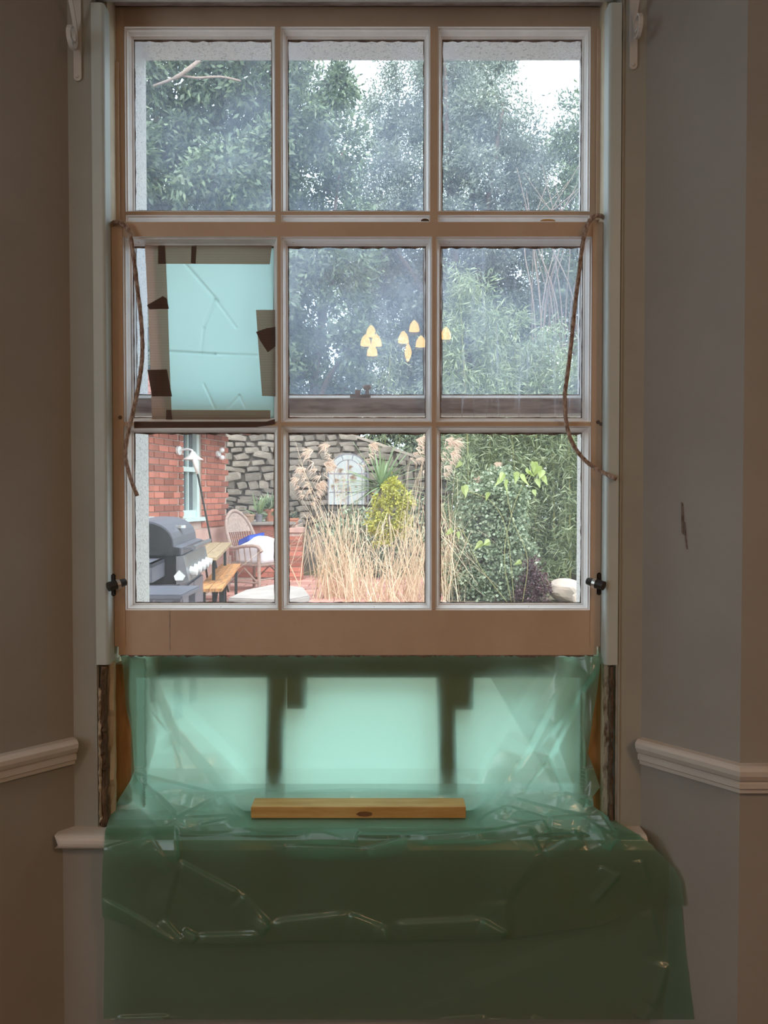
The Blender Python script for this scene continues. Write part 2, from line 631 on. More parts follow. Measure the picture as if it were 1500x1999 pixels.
# staff beads, cut off below the raised sash
def staff(x0, x1, rnd):
    z0, z1 = zCut, PZ(8, Y_LIN)
    pr = [(x0, Y_LIN + 0.030), (x1, Y_LIN + 0.030)]
    if rnd > 0:
        cx, cy, r = x1 - 0.008, Y_LIN + 0.002, 0.008
        for i in range(6):
            a = -math.pi / 2 * i / 5
            pr.append((cx + r * math.cos(a), cy + r * math.sin(a)))
        pr.append((x0, Y_LIN - 0.006))
    else:
        cx, cy, r = x0 + 0.008, Y_LIN + 0.002, 0.008
        pr.append((x1, Y_LIN - 0.006))
        for i in range(6):
            a = -math.pi / 2 - math.pi / 2 * i / 5
            pr.append((cx + r * math.cos(a), cy + r * math.sin(a)))
    return MB().hexa([(x, y, z0) for x, y in pr], [(x, y, z1) for x, y in pr])
mk('staff_bead', staff(XL_J - 0.024, XL_J + 0.004, 1), 'bead', win)
mk('staff_bead', staff(XR_J - 0.004, XR_J + 0.024, -1), 'bead', win)
# head
mk('head_lining', MB().box((XL_LIN, Y_LIN - 0.004, PZ(4, 1.745)), (XR_LIN, 1.7445, CEIL)), 'lining', win)
mk('head_bead', MB().box((XL_J - 0.02, Y_LIN - 0.016, PZ(6, Y_LIN + .012) + .004), (XR_J + 0.02, Y_LIN - 0.004, PZ(7, Y_LIN) + 0.035)), 'bead', win)
mk('head_stop', MB().box((XL_J, 1.7455, PZ(12, 1.80)), (XR_J, 1.80, CEIL)), 'weathered', win)
mk('head_frame', MB().box((XL_LIN, 1.851, PZ(13, Y_UP) - .004), (XR_LIN, Y_OUT0, CEIL)), 'weathered', win)
# timber sill at the bottom of the frame
mk('sill', MB().hexa([(XL_J - 0.02, 1.80, Z_SILL - 0.06), (XR_J + 0.02, 1.80, Z_SILL - 0.06), (XR_J + 0.02, 2.06, Z_SILL - 0.09), (XL_J - 0.02, 2.06, Z_SILL - 0.09)],
                     [(XL_J - 0.02, 1.80, Z_SILL + 0.002), (XR_J + 0.02, 1.80, Z_SILL + 0.002), (XR_J + 0.02, 2.06, Z_SILL - 0.03), (XL_J - 0.02, 2.06, Z_SILL - 0.03)]), 'mould', win)
# rough broken edges where the lower beads were prised off
def ragged(x0, x1, z0, z1, y, mat, seed, amp, step=0.011, th=0.012):
    r = random.Random(seed)
    m = MB()
    z = z0
    a, b = x0, x1
    pa, pb = x0, x1
    vs, fs = [], []
    rows = 0
    while z < z1:
        pa = x0 + r.uniform(-amp, amp)
        pb = x1 + r.uniform(-amp, amp)
        yy = y + r.uniform(-0.003, 0.003)
        vs += [(pa, yy, z), ((pa + pb) / 2, yy - r.uniform(0, 0.005), z), (pb, yy + r.uniform(-.002, .002), z), (pb, y + th, z), (pa, y + th, z)]
        rows += 1
        z += step * r.uniform(0.5, 1.5)
    for i in range(rows - 1):
        for j in range(5):
            j2 = (j + 1) % 5
            fs.append((i * 5 + j, i * 5 + j2, (i + 1) * 5 + j2, (i + 1) * 5 + j))
    fs += [tuple(reversed(range(5))), tuple(range((rows - 1) * 5, rows * 5))]
    return m.add(vs, fs)
mk('broken_edge', ragged(PX(194, Y_LIN), PX(205, Y_LIN), Z_SILL, zCut + 0.003, Y_LIN - 0.003, 'rot', 3, 0.0022), 'rot', win)
mk('broken_edge', ragged(PX(190, Y_LIN), PX(195, Y_LIN), Z_SILL + .01, zCut - 0.05, Y_LIN - 0.004, 'flake', 4, 0.0016), 'flake', win)
mk('broken_edge', ragged(PX(205, 1.735), PX(219, 1.735), Z_SILL, zCut + .003, 1.737, 'cream', 5, 0.0006, 0.03), 'cream', win)
mk('broken_edge', ragged(PX(1183, 1.735), PX(1197, 1.735), Z_SILL, zCut + .003, 1.737, 'flake', 6, 0.0010, 0.02), 'flake', win)
mk('broken_edge', ragged(PX(1194, Y_LIN), PX(1200, Y_LIN), Z_SILL - .01, zCut + .004, Y_LIN - 0.003, 'rot', 8, 0.0018), 'rot', win)
# outer frame (brickmould) seen past the sashes
for x0, x1 in ((XL_J - 0.03, XL_J + 0.004), (XR_J - 0.004, XR_J + 0.03)):
    mk('outer_lining', MB().box((x0, 1.855, Z_SILL), (x1, Y_OUT0, zTop + .04)), 'weathered', win)

# ------------------------------------------------------------------ outside wall with roughcast reveals
XL_R, XR_R = P(288, 600, Y_OUT).x, P(1129, 600, Y_OUT).x
Z_SOF = P(750, 118, Y_OUT).z
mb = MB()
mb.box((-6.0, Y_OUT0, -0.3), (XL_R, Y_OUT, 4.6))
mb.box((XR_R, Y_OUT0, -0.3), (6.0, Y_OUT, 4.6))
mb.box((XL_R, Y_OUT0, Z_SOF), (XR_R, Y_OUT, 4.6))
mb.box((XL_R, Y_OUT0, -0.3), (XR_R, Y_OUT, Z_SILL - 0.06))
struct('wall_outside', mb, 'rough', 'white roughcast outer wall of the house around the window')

# ------------------------------------------------------------------ sashes
LOOPS = [(0, 0.0), (0.0006, 0.006), (0.0035, 0.0065), (0.0045, 0.013), (0.0075, 0.0195), (0.0080, 0.024), (0.0115, 0.0265), (0.0120, 0.032)]
def make_sash(name, label, Yf, depth, cols, rows, left, right, top, bot, glass, mats, broken=()):
    root = thing(name, ((left + right) / 2, Yf, bot), label, 'window sash')
    sashm, mouldm, railm = mats
    mk('stile', MB().box((left, Yf, bot), (cols[0][0], Yf + depth, top)), sashm, root, bevel=0.0012)
    mk('stile', MB().box((cols[-1][1], Yf, bot), (right, Yf + depth, top)), sashm, root, bevel=0.0012)
    mk('top_rail', MB().box((cols[0][0], Yf + 0.0005, rows[0][1]), (cols[-1][1], Yf + depth, top)), sashm, root)
    mk('bottom_rail', MB().box((cols[0][0], Yf + 0.0005, bot), (cols[-1][1], Yf + depth, rows[-1][0])), railm, root)
    for i in range(len(cols) - 1):
        mk('glazing_bar', MB().box((cols[i][1], Yf + 0.0004, rows[-1][0]), (cols[i + 1][0], Yf + depth - 0.004, rows[0][1])), sashm, root)
    for i in range(len(rows) - 1):
        mk('glazing_bar', MB().box((cols[0][0], Yf + 0.0008, rows[i + 1][1]), (cols[-1][1], Yf + depth - 0.005, rows[i][0])), sashm, root)
    gi = 0
    for ri, (z0, z1) in enumerate(rows):
        for ci, (x0, x1) in enumerate(cols):
            mk('moulding', MB().ring(x0, x1, z0, z1, [(a, Yf + y) for a, y in LOOPS]), mouldm, root, smooth=False)
            # irregular old putty line against the glass
            r = random.Random(gi * 7 + len(name))
            m = MB()
            a = 0.0120
            for (p, q) in (((x0 + a, z1 - a), (x1 - a, z1 - a)), ((x0 + a, z0 + a), (x0 + a, z1 - a)), ((x1 - a, z0 + a), (x1 - a, z1 - a)), ((x0 + a, z0 + a), (x1 - a, z0 + a))):
                k = 26
                horiz = abs(p[1] - q[1]) < 1e-6
                inward = (0, -1) if (horiz and p[1] > (z0 + z1) / 2) else ((0, 1) if horiz else ((1, 0) if p[0] < (x0 + x1) / 2 else (-1, 0)))
                base_w = 0.0045 if (horiz and inward[1] < 0) else 0.0022
                vs, fs = [], []
                for i in range(k + 1):
                    t = i / k
                    x, z = p[0] + (q[0] - p[0]) * t, p[1] + (q[1] - p[1]) * t
                    w = base_w * r.uniform(0.5, 1.4)
                    vs += [(x, Yf + 0.0305, z), (x + inward[0] * w, Yf + 0.0315, z + inward[1] * w)]
                for i in range(k):
                    fs.append((2 * i, 2 * i + 1, 2 * i + 3, 2 * i + 2))
                m.add(vs, fs)
            g = 0.006
            yg = Yf + 0.0325
            pane = mk('pane', MB().add([(x0 + g, yg, z0 + g), (x1 - g, yg, z0 + g), (x1 - g, yg, z1 - g), (x0 + g, yg, z1 - g)], [(0, 1, 2, 3)]), glass(ri, ci), root)
            mk('putty', m, 'putty', pane)
            # outer putty ring closing the rebate
            mk('outer_putty', MB().ring(x0, x1, z0, z1, [(0.0, Yf + depth - 0.003), (0.0115, Yf + 0.036), (0.0130, Yf + 0.0335)]), 'mould', pane)
            gi += 1
    return root

lc = [(PX(a, Y_LOW), PX(b, Y_LOW)) for a, b in ((244, 543), (550, 843), (851, 1153))]
lr = [(PZ(b, Y_LOW), PZ(a, Y_LOW)) for a, b in ((462, 824), (832, 1191))]
low = make_sash('lower_sash', 'raised lower sash with six panes, one patched in plastic', Y_LOW, 0.045, lc, lr,
                PX(221, Y_LOW), PX(1175, Y_LOW), PZ(433, Y_LOW), PZ(1262, Y_LOW),
                lambda r, c: ('glass_streak' if c == 2 else 'glass_mid') if r == 0 else 'glass_low', ('sash', 'mould', 'sash'))
# lip along the bottom rail with chipped edge
mk('bottom_lip', MB().box((PX(229, Y_LOW), Y_LOW + 0.001, PZ(1279, Y_LOW)), (PX(1168, Y_LOW), Y_LOW + 0.045, PZ(1257, Y_LOW))), 'sash', low)
mk('paint_crack', MB().box((PX(329.3, Y_LOW), Y_LOW - 0.0002, PZ(1270, Y_LOW)), (PX(330.6, Y_LOW), Y_LOW + 0.002, PZ(1193, Y_LOW))), 'weathered', low)
# black gap strip under the bottom rail, with ragged paint
r = random.Random(9)
vs, fs = [], []
x = PX(232, Y_LOW)
i = 0
while x < PX(1166, Y_LOW):
    zz = PZ(1279, Y_LOW)
    vs += [(x, Y_LOW + .002, zz + .002), (x, Y_LOW + 0.002, zz - r.uniform(0.001, 0.006))]
    if i:
        fs.append((2 * i - 2, 2 * i - 1, 2 * i + 1, 2 * i))
    i += 1
    x += r.uniform(.003, .012)
mk('chipped_edge', MB().add(vs, fs), 'putty', low)

uc = [(PX(a, Y_UP), PX(b, Y_UP)) for a, b in ((250, 540), (551, 839), (854, 1148))]
ur = [(PZ(b, Y_UP), PZ(a, Y_UP)) for a, b in ((52, 413), (420, 778))]
up = make_sash('upper_sash', 'outer upper sash with dusty panes behind the raised sash', Y_UP, 0.045, uc, ur,
               PX(231, Y_UP), PX(1171, Y_UP), PZ(13, Y_UP), PZ(806, Y_UP), lambda r, c: 'glass_up', ('sash', 'mould', 'weathered'))
mk('bottom_bead', MB().box((PX(232, Y_UP), Y_UP + .006, PZ(812, Y_UP)), (PX(1170, Y_UP), Y_UP + .03, PZ(806, Y_UP))), 'mould', up)
# catch left on the meeting rail
cx, cy, cz = P(712, 776, 1.812)
cat_o = mk('catch_plate', MB().box((cx - 0.034, cy - .004, cz), (cx + 0.014, cy + 0.02, cz + 0.006)).box((cx - 0.022, cy, cz + .006), (cx - 0.010, cy + .012, cz + 0.018)), 'weathered', up)
mk('catch_knob', MB().lathe((cx + 0.006, cy + .008, cz + 0.004), [(0.005, 0), (0.004, 0.014), (0.010, 0.018), (0.011, 0.023), (0.008, 0.026)], 14), 'weathered', cat_o, smooth=True)
# nail / screw marks
for px, py in ((235, 815), (1168, 824), (1174, 828)):
    p = P(px, py, Y_LOW)
    mk('screw_hole', MB().lathe((p.x, p.y - 0.0012, p.z), [(0.0045, 0), (0.0045, 0.001)], 12, 'y'), 'putty', low)
# chips in the paint of the meeting rail
for px, py, w, h in ((1070, 430, 30, 4), (830, 430, 16, 5)):
    p = P(px, py, Y_LOW)
    pts = []
    for i in range(9):
        a = math.pi * i / 8
        pts.append((p.x + w / 2 * .00117 * math.cos(a), p.z - .002 + h * .00117 * math.sin(a)))
    mk('paint_chip', MB().prism(pts, Y_LOW - 0.0006, Y_LOW + 0.001), 'pine' if px > 900 else 'rot', low)

# ------------------------------------------------------------------ patch of plastic taped over the broken pane
YP = Y_LOW + 0.030
px0, px1, py0, py1 = 300, 536, 484, 818
root = thing('plastic_patch', P(420, 818, YP), 'pale green plastic patch taped over a broken pane', 'plastic patch')
nx, ny = 140, 190
creases = [((345, 496), (425, 587), 5, .0022), ((421, 585), (462, 640), 5, .0016), ((421, 585), (398, 640), 5, .0018), ((398, 640), (392, 690), 5, .0012),
           ((330, 686), (420, 691), 4, .0028), ((420, 691), (503, 694), 4, .002), ((398, 750), (420, 797), 4, .0016), ((468, 772), (446, 797), 4, .0014), ((468, 772), (480, 797), 4, .0014)]
def segd(x, y, a, b):
    ax, ay = a
    bx, by = b
    L = (bx - ax) ** 2 + (by - ay) ** 2
    t = np.clip(((x - ax) * (bx - ax) + (y - ay) * (by - ay)) / L, 0, 1)
    return np.hypot(x - ax - t * (bx - ax), y - ay - t * (by - ay)), t
gx, gy = np.meshgrid(np.linspace(0, 1, nx), np.linspace(0, 1, ny))
lx = 300 + 24 * gy
qx = lx + (px1 - lx) * gx
qy = py0 + (py1 - py0) * gy
dep = 0.0012 * np.sin(qx / 37.0) * np.cos(qy / 51.0)
for a, b, w, amp in creases:
    d, _ = segd(qx, qy, a, b)
    dep = dep - 1.7 * amp * np.clip(1 - d / (w * .8), 0, 1)
vs = [tuple(P(float(a), float(b), YP + float(c))) for a, b, c in zip(qx.ravel(), qy.ravel(), dep.ravel())]
idx = np.arange(nx * ny).reshape(ny, nx)
fs = np.stack([idx[:-1, :-1], idx[:-1, 1:], idx[1:, 1:], idx[1:, :-1]], -1).reshape(-1, 4)
mk_np('plastic_film', vs, fs, 'film_patch', root, smooth=True)
def tape(poly, y, mat, th=0.0005):
    pts = [P(a, b, y) for a, b in poly]
    mk('tape_strip', MB().hexa([tuple(p) for p in pts], [(p.x, p.y - th, p.z) for p in pts]), mat, root)
tape([(283, 478), (323, 480), (328, 600), (331, 700), (335, 800), (332, 822), (297, 820), (293, 700), (289, 600)], YP - 0.0045, 'tape')
tape([(310, 479), (531, 479), (527, 516), (325, 515)], YP - 0.0053, 'tape')
tape([(309, 480), (322, 480), (324, 515), (309, 515)], YP - 0.0061, 'tape_dark')
tape([(374, 481), (384, 480), (382, 515), (373, 514)], YP - 0.0061, 'tape_dark')
tape([(288, 722), (326, 721), (336, 774), (297, 774)], YP - 0.0061, 'tape_dark')
tape([(287, 596), (318, 578), (326, 583), (330, 603), (292, 604)], YP - 0.0069, 'tape_dark')
tape([(325, 800), (528, 801), (528, 818), (335, 821)], YP - 0.0053, 'tape')
tape([(325, 800), (334, 800), (337, 822), (324, 820)], YP - 0.0061, 'tape_dark')
tape([(500, 605), (537, 605), (538, 774), (512, 773), (505, 680)], YP - 0.0053, 'tape')
tape([(500, 648), (520, 641), (538, 638), (538, 676), (523, 688), (508, 665)], YP - 0.0069, 'tape_dark')
tape([(262, 823), (520, 823), (537, 818), (537, 828), (500, 834), (262, 836)], Y_LOW - 0.001, 'tape_dark')

# ------------------------------------------------------------------ sash cords
def cord(pts, label):
    path = catmull([P(a, b, y) for a, b, y in pts], 8)
    m = MB()
    k = len(path)
    rr = [0.0049 + 0.0004 * math.sin(i * 1.9) for i in range(k)]
    rr[-1] = rr[-2] = 0.0052
    m.tube(path, rr, 8)
    o = mk('hanging_rope', m, 'cord', smooth=True)
    return tag(o, label, 'rope', 'sash cords')
cord([(216, 440, 1.752), (224, 434, 1.743), (236, 435, 1.738), (250, 448, 1.737), (258, 480, 1.737), (268, 560, 1.736), (276, 630, 1.735), (278, 690, 1.735),
      (272, 745, 1.735), (262, 795, 1.736), (250, 845, 1.737), (245, 890, 1.737), (254, 930, 1.737), (268, 968, 1.737)], 'frayed sash cord hanging beside the patched pane')
cord([(1184, 428, 1.752), (1172, 421, 1.742), (1160, 423, 1.738), (1148, 438, 1.737), (1139, 470, 1.737), (1130, 540, 1.736), (1122, 605, 1.735), (1114, 685, 1.735),
      (1107, 740, 1.735), (1103, 775, 1.735), (1106, 825, 1.735), (1117, 863, 1.734), (1138, 894, 1.732), (1166, 916, 1.725), (1203, 935, 1.700)], 'sash cord curving out over the staff bead, right of the streaked pane')

# ------------------------------------------------------------------ sash stops
def stop(px, py, sgn, label):
    p = P(px, py, 1.722)
    t = thing('sash_stop', p, label, 'window stop', 'sash stops')
    a = Vector((p.x, p.y - 0.012, p.z))
    d = Vector((sgn * 0.022, 0.020, 0.006))
    mk('plate', MB().box((p.x - 0.005, p.y - 0.010, p.z - 0.024), (p.x + 0.005, p.y - 0.006, p.z + 0.026)), 'blackmetal', t, bevel=0.002)
    mk('barrel', MB().tube([a - d * 0.35, a + d * 0.25, a + d], [0.0105, 0.0105, 0.008], 14), 'blackmetal', t, smooth=False)
    mk('collar', MB().tube([a + d * 0.25, a + d * 0.5], 0.0115, 14), 'chrome', t)
stop(224, 1142, 1, 'black sash stop bolt on the left staff bead')
stop(1168, 1140, -1, 'black sash stop bolt on the right staff bead')

# ------------------------------------------------------------------ scroll brackets
def bracket(pxc, plate_bot, sgn, ringc, label):
    X = PX(pxc, Y_LIN - 0.004)
    t = thing('scroll_bracket', (X, Y_LIN - 0.006, PZ(plate_bot, Y_LIN)), label, 'bracket', 'iron scroll brackets')
    zb = PZ(plate_bot, Y_LIN)
    w = 0.0085
    poly = []
    for i in range(9):
        a = math.pi + math.pi * i / 8
        poly.append((X + w * math.cos(a), zb + w + w * math.sin(a)))
    poly += [(X + w, 2.86), (X - w, 2.86)]
    mk('back_plate', MB().prism(poly, Y_LIN - 0.0045, Y_LIN), 'iron', t)
    for zz in (zb + 0.010, 2.60, 2.80):
        mk('screw', MB().lathe((X, Y_LIN - 0.0065, zz), [(0.001, 0), (0.0035, 0.001), (0.004, 0.0025)], 10, 'y'), 'iron', t)
    # flat strip: spiral curl at the bottom, then out and up to the shelf
    zc = PZ(ringc, Y_LIN)
    yc = Y_LIN - 0.034
    pts = []
    for i in range(26):
        a = math.pi + 2 * math.pi * 1.35 * (1 - i / 25)
        r = 0.009 + 0.016 * i / 25
        pts.append((yc - r * math.cos(a), zc + 1.15 * r * math.sin(a)))
    y0, z0 = pts[-1]
    pts += [(Y_LIN - 0.011, z0 + 0.02), (Y_LIN - 0.020, z0 + 0.042), (Y_LIN - 0.036, z0 + 0.068), (Y_LIN - 0.058, z0 + 0.094), (Y_LIN - 0.09, z0 + 0.125), (Y_LIN - 0.13, z0 + 0.165), (Y_LIN - 0.17, 2.845)]
    m = MB()
    hw = 0.0042
    vs, fs = [], []
    for i, (y, z) in enumerate(pts):
        a, b = pts[max(i - 1, 0)], pts[min(i + 1, len(pts) - 1)]
        d = Vector((b[0] - a[0], b[1] - a[1])).normalized()
        n = Vector((-d.y, d.x)) * 0.0018
        vs += [(X - hw, y + n.x, z + n.y), (X + hw, y + n.x, z + n.y), (X + hw, y - n.x, z - n.y), (X - hw, y - n.x, z - n.y)]
    for i in range(len(pts) - 1):
        for j in range(4):
            j2 = (j + 1) % 4
            fs.append((i * 4 + j, i * 4 + j2, i * 4 + 4 + j2, i * 4 + 4 + j))
    fs += [(0, 1, 2, 3), tuple(range(4 * len(pts) - 4, 4 * len(pts)))]
    mk('scroll', m.add(vs, fs), 'iron', t)
    mk('shelf_arm', MB().box((X - hw, Y_LIN - 0.2, 2.845), (X + hw, Y_LIN - 0.004, 2.851)), 'iron', t)
bracket(159, 160, 1, 88, 'white iron scroll bracket above the left window lining')
bracket(1231, 137, -1, 66, 'white iron scroll bracket above the right window lining')
# shelf the brackets carry, above the picture
tag(mk('pelmet_shelf', MB().box((-0.76, 1.53, 2.8515), (0.66, Y_LIN - 0.004, 2.873)), 'trim', bevel=0.003), 'painted shelf over the window carried by scroll brackets', 'shelf')
# black clip at the head of the window
p = P(1158, 4, 1.79)
tag(mk('blind_clip', MB().box((p.x - .016, 1.742, p.z - .010), (p.x + .014, 1.757, p.z + .020)).box((p.x - .004, 1.738, p.z - .006), (p.x + .006, 1.743, p.z + .012)), 'blackmetal', bevel=.002), 'small black blind clip under the window head', 'clip')

# ------------------------------------------------------------------ timber framing in the gap
YT = 1.8695
zr0, zr1 = PZ(1323, YT), PZ(1268, YT)
root = thing('timber_frame', (-0.06, YT, Z_SILL), 'rough timber frame behind the green plastic sheet', 'timber frame')
mk('rail', MB().box((XL_J, YT, zr0), (XR_J, YT + 0.038, zr1)), 'stud', root)
for a, b in ((522, 557), (853, 888)):
    c = (a + b) / 2
    x0, x1 = P(a, 1440, YT).x, P(b, 1440, YT).x
    zb = Z_SILL - 0.004
    sk = -0.006 if a < 600 else 0.008
    mk('post', MB().hexa([(x0 + sk, YT, zb), (x1 + sk, YT, zb), (x1 + sk, YT + .036, zb), (x0 + sk, YT + .036, zb)],
                         [(x0, YT, zr0), (x1, YT, zr0), (x1, YT + .036, zr0), (x0, YT + .036, zr0)]), 'stud', root)
for a, b, c in ((557, 597, 1384), (889, 926, 1386)):
    mk('block', MB().box((PX(a, YT) + .003, YT + .001, PZ(c, YT)), (PX(b, YT), YT + 0.036, zr0)), 'stud', root)
mk('side_post', MB().box((XL_J + 0.0005, 1.760, Z_SILL + .002), (XL_J + 0.037, 1.800, PZ(1297, 1.76))), 'stud', root)
mk('side_post', MB().box((XR_J - 0.037, 1.760, Z_SILL + .002), (XR_J - 0.0005, 1.800, PZ(1297, 1.76))), 'stud', root)

# ------------------------------------------------------------------ green polythene over the gap and the window board
def smooth01(x):
    x = np.clip(x, 0, 1)
    return x * x * (3 - 2 * x)

def tent(qx, qy, lines):
    dep = np.zeros_like(qx)
    for (a, b, w, amp) in lines:
        d, t = segd(qx, qy, a, b)
        sgn = (qx - a[0]) * (b[1] - a[1]) - (qy - a[1]) * (b[0] - a[0])
        prof = np.clip(1 - d / np.where(sgn > 0, w * 0.8, w * 4.0), 0, 1)
        fade = np.clip(np.minimum(t, 1 - t) * 6 + 0.25, 0, 1)
        dep += 0.8 * amp * prof * fade
    return dep

def proj(qx, qy, Y):
    u = (qx - 750) / F
    v = (999.5 - qy) / F
    dy = math.cos(TILT) + v * math.sin(TILT)
    dz = -math.sin(TILT) + v * math.cos(TILT)
    return np.stack([Y * u / dy, Y, CAM_Z + Y * dz / dy], -1)

def splayY(qx):
    u = (qx - 750) / F
    return (Y_LIN + kR * XR_LIN) / (1 + kR * u)

def warp(qx, qy, seed, scale, amp):
    r = np.random.default_rng(seed)
    o = np.zeros_like(qx)
    for i in range(7):
        a = r.uniform(0, math.pi)
        k = r.uniform(0.5, 1.6) / scale
        o += amp / 3 * np.sin((qx * math.cos(a) + qy * math.sin(a)) * k * 2 * math.pi + r.uniform(0, 7))
    return o

def sheet(name, rowsY, Lf, Rf, lines, nx, seed, amp, label, edge=True):
    """grid over (px, py); rowsY: list of (py, Y) giving the drape section"""
    ny = 340
    pys = np.array([a for a, _ in rowsY], float)
    Ys = np.array([b for _, b in rowsY], float)
    # arc-length-ish sampling over rows
    t = np.linspace(0, 1, ny)
    py = np.interp(t, np.linspace(0, 1, len(pys)), pys)
    Yb = np.interp(py, pys, Ys)
    g = np.linspace(0, 1, nx)
    L = np.interp(py, [a for a, _ in Lf], [b for _, b in Lf])
    R = np.interp(py, [a for a, _ in Rf], [b for _, b in Rf])
    qx = L[:, None] + (R - L)[:, None] * g[None, :]
    qy = np.repeat(py[:, None], nx, 1)
    Y = np.repeat(Yb[:, None], nx, 1)
    return qx, qy, Y

nx = 380
# upper layer: from under the sash, over the timber frame, across the board, down in front
rows = [(1268, 1.866), (1290, 1.864), (1340, 1.862), (1430, 1.863), (1500, 1.866), (1530, 1.860), (1550, 1.832), (1570, 1.797), (1590, 1.757), (1608, 1.712),
        (1622, 1.686), (1640, 1.657), (1660, 1.651), (1700, 1.652), (1760, 1.654), (1838, 1.656)]
Lf = [(1268, 232), (1300, 240), (1380, 246), (1430, 258), (1505, 262), (1525, 254), (1560, 232), (1600, 212), (1625, 205), (1700, 200), (1790, 198), (1838, 200)]
Rf = [(1268, 1170), (1300, 1172), (1340, 1168), (1400, 1158), (1470, 1148), (1500, 1160), (1537, 1172), (1555, 1158), (1575, 1160), (1595, 1190), (1625, 1240), (1650, 1275), (1680, 1296), (1720, 1318), (1760, 1330), (1838, 1336)]
qx, qy, Y = sheet('s', rows, Lf, Rf, [], nx, 1, 0, '')
# sides come forward over the side posts
m_up = 1 - smooth01((qy - 1560) / 40)
eL = 1 - smooth01((qx - 238) / 75)
eR = smooth01((qx - 1080) / 80)
Yside = 1.744
Y = Y * (1 - m_up * np.maximum(eL, eR)) + (np.where(qy < 1281, 1.803, Yside) + 0.006 * np.sin(qy / 21.0)) * m_up * np.maximum(eL, eR)
ms = np.maximum(1 - smooth01((qx - 395) / 70), smooth01((qx - 935) / 70))
Ylean = np.interp(qy, [1430, 1470, 1500, 1525, 1550, 1580, 1600, 1612], [1.863, 1.855, 1.838, 1.812, 1.782, 1.750, 1.728, 1.704])
Y = np.where((qy > 1430) & (qy < 1612), np.minimum(Y, Y * (1 - ms) + Ylean * ms), Y)
def tri(x):
    return 2 * np.abs(2 * (x - np.floor(x + 0.5))) - 1
def crumple(qx, qy, seed, scale, n=5):
    r = np.random.default_rng(seed)
    o = np.zeros_like(qx)
    for i in range(n):
        a = r.uniform(0, math.pi)
        k = r.uniform(.6, 1.5) / scale
        ph = 0.35 * np.sin((qx * math.sin(a) - qy * math.cos(a)) / scale * r.uniform(.8, 1.6) + r.uniform(0, 6))
        o += np.maximum(tri((qx * math.cos(a) + qy * math.sin(a)) * k + r.uniform(0, 1) + ph), 0.1) / n
    return o
cz = np.exp(-((qy - 1570) / 36.0) ** 2) * np.maximum(ms, .25)
Y = Y - 0.026 * crumple(qx, qy, 3, 150) * cz - 0.012 * crumple(qx, qy, 8, 70) * cz
Y = Y - 0.010 * crumple(qx, qy, 13, 420, 3) * (1 - smooth01((qy - 1540) / 40)) * ms
Y = np.where((qy > 1500) & (qy < 1612) & ((qx < 282) | (qx > 1140)), np.minimum(Y, 1.744), Y)
lines = [((276, 1285), (330, 1430), 22, -.020), ((330, 1430), (440, 1562), 26, -.022), ((262, 1290), (300, 1420), 14, .012), ((335, 1410), (350, 1560), 16, -.010),
         ((300, 1340), (520, 1560), 30, .010), ((262, 1512), (420, 1552), 9, -.030), ((420, 1552), (520, 1545), 9, -.018), ((262, 1512), (345, 1600), 9, -.022),
         ((300, 1545), (345, 1590), 7, -.018), ((345, 1600), (420, 1560), 8, -.022), ((345, 1600), (490, 1592), 8, -.016), ((390, 1612), (490, 1590), 6, -.012),
         ((1165, 1300), (1075, 1430), 14, -.024), ((1110, 1300), (1020, 1480), 16, -.016), ((1020, 1480), (960, 1560), 14, -.014), ((1130, 1360), (1070, 1480), 12, -.020),
         ((1070, 1480), (1100, 1550), 8, -.024), ((1070, 1480), (1020, 1545), 8, -.016), ((1100, 1550), (1150, 1560), 7, -.02), ((1040, 1300), (905, 1555), 20, -.010),
         ((930, 1600), (990, 1575), 6, -.018), ((990, 1575), (1070, 1600), 7, -.02), ((1070, 1600), (1150, 1592), 8, -.02), ((920, 1630), (1060, 1602), 6, -.016),
         ((1060, 1602), (1072, 1622), 5, -.016), ((1000, 1560), (1140, 1596), 8, -.02), ((1140, 1596), (1205, 1640), 6, -.016), ((1160, 1570), (1204, 1632), 7, -.02),
         ((1205, 1634), (1188, 1660), 5, -.012), ((560, 1552), (700, 1546), 10, -.012), ((700, 1546), (880, 1552), 10, -.012)]
dep = tent(qx, qy, lines)
amask = 1 - smooth01((qy - 1600) / 30)
Y = Y + dep + warp(qx, qy, 4, 330, 0.006) * amask * np.maximum(ms, .2) + warp(qx, qy, 5, 70, 0.0045) * np.exp(-((qy - 1580) / 32.0) ** 2)
Yc2 = 0.007 * crumple(qx, qy, 17, 330, 4) + 0.003 * crumple(qx, qy, 27, 140, 4)
